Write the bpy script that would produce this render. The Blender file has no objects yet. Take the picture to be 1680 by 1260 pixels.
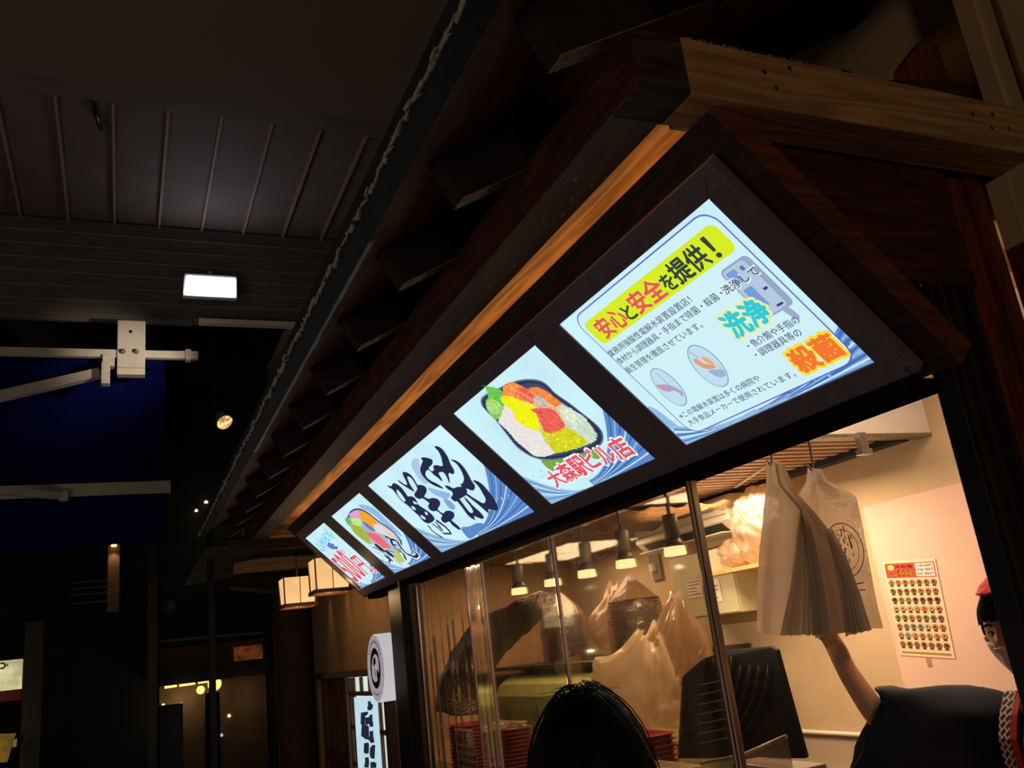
import bpy, bmesh, math, random
from mathutils import Vector, Matrix, noise
random.seed(7)
sc = bpy.context.scene
COL = sc.collection
H = 1.6                      # eye height; all coordinates below are relative to the eye point, floor at z = -1.6
R0 = ((0.912959, -0.391354, -0.116082), (0.011666, 0.309725, -0.950756), (0.408042, 0.866640, 0.287331))
FP = 1421.7954
# ---------------------------------------------------------------- camera
cam_d = bpy.data.cameras.new('camera'); cam = bpy.data.objects.new('camera', cam_d); COL.objects.link(cam)
cam_d.sensor_width = 36.0; cam_d.lens = 36.0 * FP / 1680.0; cam_d.clip_start = 0.02; cam_d.clip_end = 100
r, d, f = (Vector(v) for v in R0)
Mx = Matrix((r, -d, -f)).transposed().to_4x4(); Mx.translation = Vector((0, 0, H)); cam.matrix_world = Mx
sc.camera = cam
sc.view_settings.view_transform = 'Standard'; sc.view_settings.look = 'None'
sc.view_settings.gamma = 1.0; sc.view_settings.exposure = 0.0
try: sc.view_settings.use_curve_mapping = False
except Exception: pass
# ---------------------------------------------------------------- night sky, lamps, added fill lights
W = bpy.data.worlds.new('night'); sc.world = W; W.use_nodes = True
bgn = W.node_tree.nodes['Background']; bgn.inputs[0].default_value = (0.80, 0.62, 0.50, 1); bgn.inputs[1].default_value = 0.035

def lamp(name, kind, loc, energy, color, size=0.1, aim=None, spot=60, blend=0.6, size_y=None):
    L = bpy.data.lights.new(name, kind); L.energy = energy; L.color = color
    if kind == 'AREA':
        L.size = size
        if size_y: L.shape = 'RECTANGLE'; L.size_y = size_y
    else: L.shadow_soft_size = size
    if kind == 'SPOT': L.spot_size = math.radians(spot); L.spot_blend = blend
    o = bpy.data.objects.new(name, L); COL.objects.link(o); o.location = (loc[0], loc[1], loc[2] + H)
    if aim is not None:
        dv = Vector(aim) - Vector(loc); o.rotation_euler = dv.to_track_quat('-Z', 'Y').to_euler()
    return o
WARM = (1.0, 0.62, 0.32)
lamp('warm_fill_light', 'AREA', (-1.1, -2.8, 0.2), 18, (1.0, 0.70, 0.44), 0.4, (2.0, 1.3, 1.3))  # unseen warm fill behind the camera, added to light the timber
lamp('shopfront_glow', 'AREA', (1.9, -1.6, 0.6), 1.2, (1.0, 0.5, 0.25), 0.6, (1.6, 1.3, 0.8))
lamp('flood_light_beam', 'SPOT', (0.62, 8.2, 3.5), 90, (0.75, 0.85, 1.0), 0.1, (0.2, 3.0, -1.0), 105, 0.7)
lamp('alley_fill_light', 'AREA', (-3.5, 3.0, -0.9), 36, (1.0, 0.78, 0.62), 3.0, (-2.5, 4.5, 4.4))  # unseen upward fill, added to even out the light on the concourse
lamp('awning_fill_spot', 'SPOT', (1.2, 5.9, 2.3), 190, (1.0, 0.86, 0.68), 0.06, (0.1, 8.0, 2.8), 26, 1.0)  # unseen spot without a fitting, added to brighten the awning bracket
lamp('interior_tube_light', 'AREA', (2.42, 2.05, 0.90), 14.5, (1.0, 0.72, 0.48), 0.9, (2.7, 2.05, -1.0), size_y=0.5)
lamp('kitchen_light', 'AREA', (2.7, 3.4, 0.60), 27, (1.0, 0.70, 0.44), 0.5, (2.7, 3.5, -1.0), size_y=1.0)
lamp('kitchen_light_far', 'AREA', (2.7, 5.2, 0.55), 22, (1.0, 0.70, 0.44), 0.5, (2.7, 5.2, -1.0), size_y=1.0)
for i, yy in enumerate((7.35, 8.15, 8.9)):
    lamp('wall_washer', 'SPOT', (1.78, yy, 0.92), (3.5, 3.5, 3)[i], (1.0, 0.55, 0.22), 0.015, (1.93, yy, -0.4), 40, 0.8)

# ---------------------------------------------------------------- pixel rays onto real planes
def ray(x, y):
    v = ((x - 840) / FP, (y - 630) / FP, 1.0)
    return Vector(sum(v[i] * R0[i][k] for i in range(3)) for k in range(3))
def atX(x, y, X): q = ray(x, y); return q * (X / q.x)
def atY(x, y, Y): q = ray(x, y); return q * (Y / q.y)
def atZ(x, y, Z): q = ray(x, y); return q * (Z / q.z)
def atS(x, y, c=2.2): q = ray(x, y); return q * (c / (q.x + q.z))

# ---------------------------------------------------------------- materials
MATS = {}
def lin(c):
    return tuple(((v / 255) / 12.92 if v / 255 <= 0.04045 else (((v / 255) + 0.055) / 1.055) ** 2.4) for v in c) + (1,)
def base_mat(name):
    m = bpy.data.materials.new(name); m.use_nodes = True; nt = m.node_tree
    return m, nt, nt.nodes['Principled BSDF']
def paint(name, c, rough=0.5, var=0.12, scale=12.0, metal=0.0, bump=0.0, spec=0.5, c2=None, stretch=None, detail=4, coat=0):
    if name in MATS: return MATS[name]
    m, nt, b = base_mat(name)
    tc = nt.nodes.new('ShaderNodeTexCoord'); mp = nt.nodes.new('ShaderNodeMapping')
    nt.links.new(tc.outputs['Object'], mp.inputs[0])
    if stretch: mp.inputs['Scale'].default_value = stretch
    n = nt.nodes.new('ShaderNodeTexNoise'); n.inputs['Scale'].default_value = scale; n.inputs['Detail'].default_value = detail
    nt.links.new(mp.outputs[0], n.inputs['Vector'])
    r = nt.nodes.new('ShaderNodeValToRGB'); L = lin(c)
    L2 = lin(c2) if c2 else tuple(v * (1 - var) for v in L[:3]) + (1,)
    L1 = L if c2 else tuple(min(1, v * (1 + var)) for v in L[:3]) + (1,)
    r.color_ramp.elements[0].position = 0.35; r.color_ramp.elements[1].position = 0.65
    r.color_ramp.elements[0].color = L2; r.color_ramp.elements[1].color = L1
    nt.links.new(n.outputs[0], r.inputs[0]); nt.links.new(r.outputs[0], b.inputs['Base Color'])
    b.inputs['Roughness'].default_value = rough; b.inputs['Metallic'].default_value = metal
    b.inputs['Specular IOR Level'].default_value = spec
    if coat: b.inputs['Coat Weight'].default_value = coat
    if bump:
        bp = nt.nodes.new('ShaderNodeBump'); bp.inputs['Strength'].default_value = bump; bp.inputs['Distance'].default_value = 0.01
        nt.links.new(n.outputs[0], bp.inputs['Height']); nt.links.new(bp.outputs[0], b.inputs['Normal'])
    MATS[name] = m; return m
def wood(name, c1, c2, axis='X', rough=0.6, scale=1.0, knots=True, bump=0.25):
    """long-grain wood along one world axis"""
    if name in MATS: return MATS[name]
    m, nt, b = base_mat(name)
    tc = nt.nodes.new('ShaderNodeTexCoord'); mp = nt.nodes.new('ShaderNodeMapping')
    nt.links.new(tc.outputs['Object'], mp.inputs[0])
    s = {'X': (1.2, 14, 14), 'Y': (14, 1.2, 14), 'Z': (14, 14, 1.2)}[axis]
    mp.inputs['Scale'].default_value = tuple(v * scale for v in s)
    n1 = nt.nodes.new('ShaderNodeTexNoise'); n1.inputs['Scale'].default_value = 0.8; n1.inputs['Detail'].default_value = 2
    nt.links.new(mp.outputs[0], n1.inputs['Vector'])
    mul = nt.nodes.new('ShaderNodeMath'); mul.operation = 'MULTIPLY'; mul.inputs[1].default_value = 55
    nt.links.new(n1.outputs[0], mul.inputs[0])
    sn = nt.nodes.new('ShaderNodeMath'); sn.operation = 'SINE'; nt.links.new(mul.outputs[0], sn.inputs[0])
    n2 = nt.nodes.new('ShaderNodeTexNoise'); n2.inputs['Scale'].default_value = 5; n2.inputs['Detail'].default_value = 6
    nt.links.new(mp.outputs[0], n2.inputs['Vector'])
    ad = nt.nodes.new('ShaderNodeMath'); ad.operation = 'MULTIPLY_ADD'; ad.inputs[1].default_value = 0.18; nt.links.new(sn.outputs[0], ad.inputs[0]); nt.links.new(n2.outputs[0], ad.inputs[2])
    r = nt.nodes.new('ShaderNodeValToRGB'); r.color_ramp.elements[0].position = 0.25; r.color_ramp.elements[1].position = 0.75
    r.color_ramp.elements[0].color = lin(c2); r.color_ramp.elements[1].color = lin(c1)
    nt.links.new(ad.outputs[0], r.inputs[0])
    nt.links.new(r.outputs[0], b.inputs['Base Color'])
    b.inputs['Roughness'].default_value = rough; b.inputs['Specular IOR Level'].default_value = 0.3
    bp = nt.nodes.new('ShaderNodeBump'); bp.inputs['Strength'].default_value = bump; bp.inputs['Distance'].default_value = 0.004
    nt.links.new(ad.outputs[0], bp.inputs['Height']); nt.links.new(bp.outputs[0], b.inputs['Normal'])
    MATS[name] = m; return m
def emit(name, c, s=1.0, var=0.0, scale=20):
    if name in MATS: return MATS[name]
    m = bpy.data.materials.new(name); m.use_nodes = True; nt = m.node_tree; nt.nodes.clear()
    e = nt.nodes.new('ShaderNodeEmission'); o = nt.nodes.new('ShaderNodeOutputMaterial')
    e.inputs[0].default_value = lin(c); e.inputs[1].default_value = s
    if var:
        n = nt.nodes.new('ShaderNodeTexNoise'); n.inputs['Scale'].default_value = scale; n.inputs['Detail'].default_value = 3
        tc = nt.nodes.new('ShaderNodeTexCoord'); nt.links.new(tc.outputs['Object'], n.inputs['Vector'])
        r = nt.nodes.new('ShaderNodeMapRange'); r.inputs[1].default_value = 0.35; r.inputs[2].default_value = 0.65
        r.inputs[3].default_value = s * (1 - var); r.inputs[4].default_value = s * (1 + var)
        nt.links.new(n.outputs[0], r.inputs[0]); nt.links.new(r.outputs[0], e.inputs[1])
    nt.links.new(e.outputs[0], o.inputs[0]); MATS[name] = m; return m
def sheet(name, c, clear=0.5, gloss=0.15, rough=0.25, trans=0.5, bump=0.0, scale=15, noise_clear=0.0):
    """thin plastic film: see-through + scattering + sheen"""
    if name in MATS: return MATS[name]
    m = bpy.data.materials.new(name); m.use_nodes = True; nt = m.node_tree; nt.nodes.clear()
    N = nt.nodes.new; o = N('ShaderNodeOutputMaterial'); L = lin(c)
    t = N('ShaderNodeBsdfTransparent'); t.inputs[0].default_value = tuple(0.3 + 0.7 * v for v in L[:3]) + (1,)
    df = N('ShaderNodeBsdfDiffuse'); df.inputs[0].default_value = L
    tr = N('ShaderNodeBsdfTranslucent'); tr.inputs[0].default_value = L
    g = N('ShaderNodeBsdfGlossy'); g.inputs['Roughness'].default_value = rough; g.inputs[0].default_value = (1, 1, 1, 1)
    m1 = N('ShaderNodeMixShader'); m1.inputs[0].default_value = trans; nt.links.new(df.outputs[0], m1.inputs[1]); nt.links.new(tr.outputs[0], m1.inputs[2])
    m2 = N('ShaderNodeMixShader'); m2.inputs[0].default_value = clear; nt.links.new(m1.outputs[0], m2.inputs[1]); nt.links.new(t.outputs[0], m2.inputs[2])
    m3 = N('ShaderNodeMixShader'); m3.inputs[0].default_value = gloss; nt.links.new(m2.outputs[0], m3.inputs[1]); nt.links.new(g.outputs[0], m3.inputs[2])
    n = N('ShaderNodeTexNoise'); n.inputs['Scale'].default_value = scale; n.inputs['Detail'].default_value = 5
    tc = N('ShaderNodeTexCoord'); nt.links.new(tc.outputs['Object'], n.inputs['Vector'])
    if noise_clear:
        r = N('ShaderNodeMapRange'); r.inputs[1].default_value = 0.35; r.inputs[2].default_value = 0.65
        r.inputs[3].default_value = max(0, clear - noise_clear); r.inputs[4].default_value = min(1, clear + noise_clear)
        nt.links.new(n.outputs[0], r.inputs[0]); nt.links.new(r.outputs[0], m2.inputs[0])
    if bump:
        bp = N('ShaderNodeBump'); bp.inputs['Strength'].default_value = bump; bp.inputs['Distance'].default_value = 0.02
        nt.links.new(n.outputs[0], bp.inputs['Height'])
        for q in (df, tr, g): nt.links.new(bp.outputs[0], q.inputs['Normal'])
    nt.links.new(m3.outputs[0], o.inputs[0]); MATS[name] = m; return m

# ---------------------------------------------------------------- mesh collector
class MB:
    def __init__(s): s.v = []; s.f = []; s.m = []; s.sm = []
    def add(s, vs, fs, mi=0, smooth=False):
        o = len(s.v); s.v += [tuple(v) for v in vs]
        for f in fs: s.f.append(tuple(o + i for i in f)); s.m.append(mi); s.sm.append(smooth)
        return s
    def box(s, a, b, mi=0):
        x0, y0, z0 = (min(a[i], b[i]) for i in range(3)); x1, y1, z1 = (max(a[i], b[i]) for i in range(3))
        return s.add([(x0,y0,z0),(x1,y0,z0),(x1,y1,z0),(x0,y1,z0),(x0,y0,z1),(x1,y0,z1),(x1,y1,z1),(x0,y1,z1)],
                     [(0,3,2,1),(4,5,6,7),(0,1,5,4),(1,2,6,5),(2,3,7,6),(3,0,4,7)], mi)
    def obox(s, c, ax, hs, mi=0):
        c = Vector(c); a = [Vector(q).normalized() for q in ax]; vs = []
        for k in range(8):
            sx, sy, sz = (1 if k & 1 else -1), (1 if k & 2 else -1), (1 if k & 4 else -1)
            vs.append(c + a[0]*hs[0]*sx + a[1]*hs[1]*sy + a[2]*hs[2]*sz)
        return s.add(vs, [(0,2,3,1),(4,5,7,6),(0,1,5,4),(2,6,7,3),(0,4,6,2),(1,3,7,5)], mi)
    def bar(s, p, q, w, h, up=(0,0,1), mi=0):
        p, q = Vector(p), Vector(q); d = (q - p).normalized(); u = Vector(up); sd = d.cross(u)
        if sd.length < 1e-5: u = Vector((1,0,0)); sd = d.cross(u)
        sd.normalize(); u = sd.cross(d)
        return s.obox((p+q)/2, (d, sd, u), ((q-p).length/2, w/2, h/2), mi)
    def prism(s, poly, ext, mi=0, smooth=False):
        n = len(poly); e = Vector(ext); a = [Vector(p) for p in poly]; b = [p + e for p in a]
        fs = [tuple(range(n))[::-1], tuple(range(n, 2*n))] + [(i, (i+1) % n, n + (i+1) % n, n + i) for i in range(n)]
        o = len(s.v); s.add(a + b, fs[:2], mi); 
        for f in fs[2:]: s.f.append(tuple(o + i for i in f)); s.m.append(mi); s.sm.append(smooth)
        return s
    def tube(s, pts, r, n=8, mi=0, cap=True, flat=1.0):
        pts = [Vector(p) for p in pts]; rs = r if isinstance(r, (list, tuple)) else [r] * len(pts); vs = []; up = None
        for i, p in enumerate(pts):
            d = (pts[min(i+1, len(pts)-1)] - pts[max(i-1, 0)]).normalized()
            if up is None:
                up = Vector((0,0,1)) if abs(d.z) < 0.9 else Vector((1,0,0))
            sd = d.cross(up)
            if sd.length < 1e-6: sd = d.orthogonal()
            sd.normalize(); up = sd.cross(d).normalized()
            for k in range(n):
                t = 2*math.pi*k/n; vs.append(p + sd*math.cos(t)*rs[i] + up*math.sin(t)*rs[i]*flat)
        fs = [(i*n+k, i*n+(k+1)%n, (i+1)*n+(k+1)%n, (i+1)*n+k) for i in range(len(pts)-1) for k in range(n)]
        s.add(vs, fs, mi, True)
        if cap:
            o = len(s.v) - len(vs); s.f += [tuple(o+k for k in range(n))[::-1], tuple(o+(len(pts)-1)*n+k for k in range(n))]; s.m += [mi]*2; s.sm += [False]*2
        return s
    def lathe(s, base, axis, prof, n=24, mi=0, smooth=True):
        b = Vector(base); a = Vector(axis).normalized(); u = a.orthogonal().normalized(); w = a.cross(u); vs = []
        for (rr, h) in prof:
            for k in range(n):
                t = 2*math.pi*k/n; vs.append(b + a*h + (u*math.cos(t) + w*math.sin(t))*rr)
        fs = [(i*n+k, i*n+(k+1)%n, (i+1)*n+(k+1)%n, (i+1)*n+k) for i in range(len(prof)-1) for k in range(n)]
        s.add(vs, fs, mi, smooth)
        o = len(s.v) - len(vs); s.f += [tuple(o+k for k in range(n))[::-1], tuple(o+(len(prof)-1)*n+k for k in range(n))]; s.m += [mi]*2; s.sm += [False]*2
        return s
    def loft(s, rings, mi=0, closed=True, cap=False, smooth=True):
        n = len(rings[0]); vs = [Vector(p) for q in rings for p in q]; K = n if closed else n - 1
        fs = [(i*n+k, i*n+(k+1)%n, (i+1)*n+(k+1)%n, (i+1)*n+k) for i in range(len(rings)-1) for k in range(K)]
        if cap: fs += [tuple(range(n))[::-1], tuple((len(rings)-1)*n+k for k in range(n))]
        return s.add(vs, fs, mi, smooth)
    def poly(s, pts, mi=0): return s.add(pts, [tuple(range(len(pts)))], mi)
    def build(s, name, mats, parent=None, bevel=0.0, solid=0.0, sub=0):
        me = bpy.data.meshes.new(name)
        if parent is None:
            xs = [v[0] for v in s.v]; ys = [v[1] for v in s.v]; zs = [v[2] for v in s.v]
            org = Vector(((min(xs)+max(xs))/2, (min(ys)+max(ys))/2, min(zs) + H))
        else: org = Vector(parent['org'])
        me.from_pydata([(v[0]-org.x, v[1]-org.y, v[2]+H-org.z) for v in s.v], [], s.f)
        if not isinstance(mats, (list, tuple)): mats = [mats]
        for m in mats: me.materials.append(m)
        me.polygons.foreach_set('material_index', s.m); me.polygons.foreach_set('use_smooth', s.sm)
        me.update(); o = bpy.data.objects.new(name, me); COL.objects.link(o)
        if parent is None: o.location = org
        else: o.parent = parent
        o['org'] = tuple(org)
        if bevel:
            q = o.modifiers.new('bevel', 'BEVEL'); q.width = bevel; q.segments = 2; q.limit_method = 'ANGLE'; q.angle_limit = math.radians(50)
        if solid:
            q = o.modifiers.new('solid', 'SOLIDIFY'); q.thickness = solid; q.offset = 0
        if sub:
            q = o.modifiers.new('sub', 'SUBSURF'); q.levels = sub; q.render_levels = sub
        return o
def thing(name, loc, label, cat, group=None):
    o = bpy.data.objects.new(name, None); COL.objects.link(o); o.empty_display_size = 0.05
    o.location = (loc[0], loc[1], loc[2] + H); o['org'] = (loc[0], loc[1], loc[2] + H)
    return tag(o, label, cat, group)
def tag(o, label=None, cat=None, group=None, kind=None):
    if label: o['label'] = label
    if cat: o['category'] = cat
    if group: o['group'] = group
    if kind: o['kind'] = kind
    return o
def struct(mb, name, mats, **k): return tag(mb.build(name, mats, None, **k), kind='structure')
def copy_tree(src, delta, label=None):
    """copy of a thing with its parts and sub-parts, moved by delta"""
    c = src.copy(); COL.objects.link(c); c.location = src.location + Vector(delta)
    if label: c['label'] = label
    for ch in list(src.children):
        k = ch.copy(); COL.objects.link(k); k.parent = c
        for g in ch.children:
            q = g.copy(); COL.objects.link(q); q.parent = k
    return c
def spline(pts, n=4, closed=True):
    out = []; N = len(pts); P = [Vector(p) for p in pts]
    for i in range(N if closed else N - 1):
        p0, p1, p2, p3 = (P[(i-1) % N], P[i], P[(i+1) % N], P[(i+2) % N]) if closed else (P[max(i-1,0)], P[i], P[i+1], P[min(i+2,N-1)])
        for k in range(n):
            t = k / n
            out.append(0.5*((2*p1) + (p2-p0)*t + (2*p0-5*p1+4*p2-p3)*t*t + (3*p1-p0-3*p2+p3)*t**3))
    if not closed: out.append(P[-1])
    return out
def text_shape(body, bold=0.0, extrude=0.0, res=3):
    """glyph outlines -> (2D verts, faces) normalised to their own bounding box"""
    cu = bpy.data.curves.new('t', 'FONT'); cu.body = body; cu.offset = bold; cu.resolution_u = res; cu.size = 1.0
    o = bpy.data.objects.new('t', cu); COL.objects.link(o)
    dg = bpy.context.evaluated_depsgraph_get(); me = bpy.data.meshes.new_from_object(o.evaluated_get(dg))
    vs = [(v.co.x, v.co.y) for v in me.vertices]; fs = [tuple(p.vertices) for p in me.polygons]
    bpy.data.objects.remove(o); bpy.data.curves.remove(cu); bpy.data.meshes.remove(me)
    if not vs: return [], [], 1
    x0 = min(v[0] for v in vs); x1 = max(v[0] for v in vs); y0 = min(v[1] for v in vs); y1 = max(v[1] for v in vs)
    return [((v[0]-x0)/max(x1-x0,1e-6), (v[1]-y0)/max(y1-y0,1e-6)) for v in vs], fs, (x1-x0)/max(y1-y0,1e-6)
def skinned(name, verts, edges, radii, mat, parent, sub=2):
    me = bpy.data.meshes.new(name); org = Vector(parent['org'])
    me.from_pydata([(v[0]-org.x, v[1]-org.y, v[2]+H-org.z) for v in verts], edges, [])
    o = bpy.data.objects.new(name, me); COL.objects.link(o)
    sk = o.modifiers.new('s', 'SKIN')
    for i, rr in enumerate(radii):
        sv = me.skin_vertices[0].data[i]; sv.radius = rr if isinstance(rr, tuple) else (rr, rr)
    me.skin_vertices[0].data[0].use_root = True
    sb = o.modifiers.new('b', 'SUBSURF'); sb.levels = sub; sb.render_levels = sub
    dg = bpy.context.evaluated_depsgraph_get(); m2 = bpy.data.meshes.new_from_object(o.evaluated_get(dg))
    bpy.data.objects.remove(o); m2.name = name
    o = bpy.data.objects.new(name, m2); COL.objects.link(o); m2.materials.clear(); m2.materials.append(mat)
    for p in m2.polygons: p.use_smooth = True
    o.parent = parent; o['org'] = tuple(org); return o
# ================================================================= MATERIAL PALETTE
M_redwood = wood('stained_redwood', (86, 50, 36), (58, 32, 24), 'Y', 0.55)
M_redwoodX = wood('stained_redwood_x', (74, 42, 28), (46, 25, 17), 'X', 0.55)
M_redwoodZ = wood('stained_redwood_z', (120, 58, 34), (76, 34, 20), 'Z', 0.5)
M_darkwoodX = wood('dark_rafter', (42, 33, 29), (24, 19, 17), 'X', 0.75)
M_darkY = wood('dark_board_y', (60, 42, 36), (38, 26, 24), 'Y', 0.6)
M_deck = wood('deck_board', (112, 62, 42), (70, 38, 27), 'Y', 0.7)
M_lightX = wood('pale_timber_x', (178, 142, 102), (140, 106, 70), 'X', 0.55, 0.8)
M_lightY = wood('pale_timber_y', (205, 150, 92), (140, 92, 48), 'Y', 0.55, 0.7)
M_greyX = wood('dark_grey_end', (70, 58, 50), (40, 33, 29), 'X', 0.8)
M_litfoot = wood('lit_rafter_foot', (150, 122, 96), (104, 80, 60), 'X', .7)  # paler wood for rafter undersides, light on them painted into the colour
M_knot = paint('knot', (60, 36, 20), 0.7)
M_frame = paint('sign_frame_black', (108, 96, 116), 0.45, 0.1, 30, spec=0.5)
M_metal = paint('dull_steel', (150, 145, 138), 0.3, 0.15, 40, metal=0.9)
M_roof = paint('roofing_felt', (22, 26, 27), 0.9, 0.3, 40, bump=0.6)
M_flash = paint('flashing_grey', (120, 126, 126), 0.5, 0.2, 30)
M_fray = paint('frayed_fibre', (150, 148, 136), 0.9, 0.3, 60)
M_black = paint('black_lacquer', (22, 21, 22), 0.35, 0.2, 20)
M_cream = paint('cream_plaster', (196, 172, 138), 0.85, 0.04, 6, bump=0.05)
M_white = paint('white_paint', (225, 215, 200), 0.6, 0.03, 8)
M_slab = paint('rough_concrete', (120, 105, 92), 0.95, 0.35, 260, bump=0.8, detail=8)
M_ceilp = paint('ceiling_sheet', (104, 92, 84), 0.8, 0.08, 3)
M_ceilr = paint('ceiling_rib', (145, 130, 118), 0.7, 0.05, 5)
M_siding = paint('fascia_siding', (92, 90, 92), 0.7, 0.15, 4, stretch=(1, 1, 6))
M_dark = paint('night_wall', (26, 26, 28), 0.9, 0.2, 6)
M_pave = paint('paving', (70, 68, 66), 0.85, 0.2, 9)

# ================================================================= SETTING
f_ = MB().box((-7, -4, -1.7), (4, 16, -1.6)); struct(f_, 'floor', M_pave)
# station concourse ceiling: near slab, then recessed sheets with ribs running away, then a sided fascia
s_ = MB().box((-7, -4, 4.28), (7, 6.02, 4.7)); s_.box((-7, 6.02, 4.5), (7, 6.2, 4.75)); struct(s_, 'ceiling', M_slab)
c_ = MB().box((-7, 6.15, 4.44), (7, 8.6, 4.6))
c_.box((-7, 6.18, 4.40), (7, 6.42, 4.44))
k = -6.6
while k < 4:
    c_.box((k, 6.42, 4.40), (k + 0.022, 8.45, 4.445), 1); k += 0.405
struct(c_, 'ceiling', [M_ceilp, M_ceilr])
w_ = MB(); zb = 3.43
for i in range(7):
    z0 = 4.42 - (i + 1) * 0.141; 
    w_.box((-7, 8.45 + 0.0, z0 + 0.006), (7, 8.6, z0 + 0.141))
    w_.box((-7, 8.44, z0 + 0.0), (7, 8.6, z0 + 0.008), 1)
struct(w_, 'wall_fascia', [M_siding, M_ceilr])
l_ = MB().box((0.66, 8.38, 3.37), (4, 8.46, 3.42)); l_.box((-7, 8.42, 3.36), (0.6, 8.46, 3.42), 1); struct(l_, 'trim_1', [M_white, M_ceilp])
b_ = MB().box((-7, 15.8, -1.6), (7, 16, 10)); struct(b_, 'wall_back', M_dark)
b_ = MB().box((-7.1, -4, -1.6), (-7, 16, 10)); struct(b_, 'wall_left', M_dark)
# a grey duct behind the canopy edge
dct = MB().box((0, 0, 0), (0, 0, 0)); dct = MB(); P = atY(448, 535, 9.3); Q = atY(520, 632, 9.3)
dct.box((P.x, 9.3, Q.z), (P.x + 1.3, 9.8, 3.37)); dct.box((P.x, 9.28, Q.z - 0.05), (P.x + 1.3, 9.8, Q.z), 1)
dct.box((P.x + 0.02, 9.35, 1.6), (P.x + 1.3, 9.8, Q.z - 0.05), 2); dct.box((P.x, 8.45, 3.37), (P.x + 1.3, 9.8, 3.42), 1)
tag(dct.build('hanging_duct', [M_ceilp, M_ceilr, M_siding]), 'grey boxed duct hanging below the fascia beside the canopy edge', 'duct')

# shop walls (interior)
WB = 3.25
w_ = MB().box((WB, 1.3, -1.6), (WB + .12, 6.6, 1.1)); struct(w_, 'wall_back', M_cream)
w_ = MB().box((2.24, 1.36, -1.6), (WB, 1.44, 1.0)); struct(w_, 'wall_right', M_cream)
w_ = MB().box((1.78, 6.25, -1.6), (WB, 6.35, 1.0)); struct(w_, 'wall_left', paint('dim_board', (172, 138, 98), 0.8))
w_ = MB().box((1.9, 1.44, 0.98), (WB, 2.66, 1.06)); struct(w_, 'ceiling', M_white)
w_ = MB().box((1.84, 2.66, 0.68), (WB, 2.72, 1.0)); w_.box((1.84, 2.655, 0.665), (WB, 2.725, 0.68), 1); struct(w_, 'wall_bulkhead', [M_white, M_metal])
# slatted ceiling
sl = MB(); sl.box((1.84, 2.72, 0.80), (WB, 4.35, 0.84), 1)
yy = 2.76
while yy < 4.3:
    sl.box((1.84, yy, 0.685), (3.10, yy + 0.035, 0.74)); yy += 0.075
sl.box((3.10, 2.72, 0.66), (3.18, 6.2, 0.76), 2)
struct(sl, 'ceiling', [paint('slat_paint', (190, 160, 135), 0.5), M_black, M_dark])
w_ = MB().box((1.84, 4.35, 0.66), (WB, 6.25, 0.72)); struct(w_, 'ceiling', paint('sooty_ceiling', (86, 66, 48), 0.8, 0.3, 4))
w_ = MB().box((WB - .012, 1.44, -1.25), (WB, 3.13, 0.437)); struct(w_, 'wall_panel', paint('pinkish_board', (222, 186, 170), 0.75, 0.03, 4))
w_ = MB().tube([(WB - .01, 2.6, -.60), (WB - .01, 6, -.60)], 0.012, 8); struct(w_, 'trim_2', M_white)
# building wall over the canopy at right
w_ = MB().box((2.45, 1.4, 0.9), (2.6, 7.4, 3.2)); struct(w_, 'wall_upper', M_cream)
w_ = MB().box((2.225, -3, -1.6), (2.45, 1.30, 3.2)); w_.box((2.21, 1.30, -1.6), (2.45, 1.355, 3.2)); w_.box((2.215, 1.24, -1.6), (2.3, 1.25, 3.2), 1)
struct(w_, 'wall_pilaster', [M_cream, paint('joint', (120, 96, 66), 0.9)])

# ================================================================= CANOPY ROOF
TH = math.radians(29); ct, st = math.cos(TH), math.sin(TH)
up = Vector((ct, 0, st)); nr = Vector((-st, 0, ct))
B0 = Vector((0.782, 0, 1.10)); T0 = B0 + nr * 0.13
roof = thing('canopy_roof', (1.4, 3.4, 1.1), 'sloping timber canopy roof with ragged dark felt edge over the food counter', 'roof')
def run(mb, base, off_up0, off_up1, off_n0, off_n1, y0, y1, mi=0):
    a = base + up*off_up0 + nr*off_n0; b = base + up*off_up1 + nr*off_n0; c = base + up*off_up1 + nr*off_n1; e = base + up*off_up0 + nr*off_n1
    mb.prism([(p.x, y0, p.z) for p in (a, b, c, e)], (0, y1 - y0, 0), mi)
RY0, RY1 = -0.6, 7.45
mb = MB(); k = -0.09
while k < 2.0:
    run(mb, T0, k, k + 0.176, 0, 0.018, RY0, RY1); k += 0.18
mb.build('deck_boards', M_deck, roof)
mb = MB(); run(mb, T0, -0.17, 2.05, 0.018, 0.035, RY0, RY1 - 0.1); run(mb, T0, -0.185, -0.10, -0.012, 0.035, RY0, RY1 - 0.1)
mb.build('roofing_felt', M_roof, roof)
# thin grey flashing seen along part of the inner lip
mb = MB(); rnd = random.Random(3); y = 2.2
while y < 4.6:
    L = rnd.uniform(.15, .4); run(mb, T0, -0.102, -0.088 + rnd.uniform(0, .008), -0.016, 0.0, y, y + L); y += L
mb.build('flashing', M_flash, roof)
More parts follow.
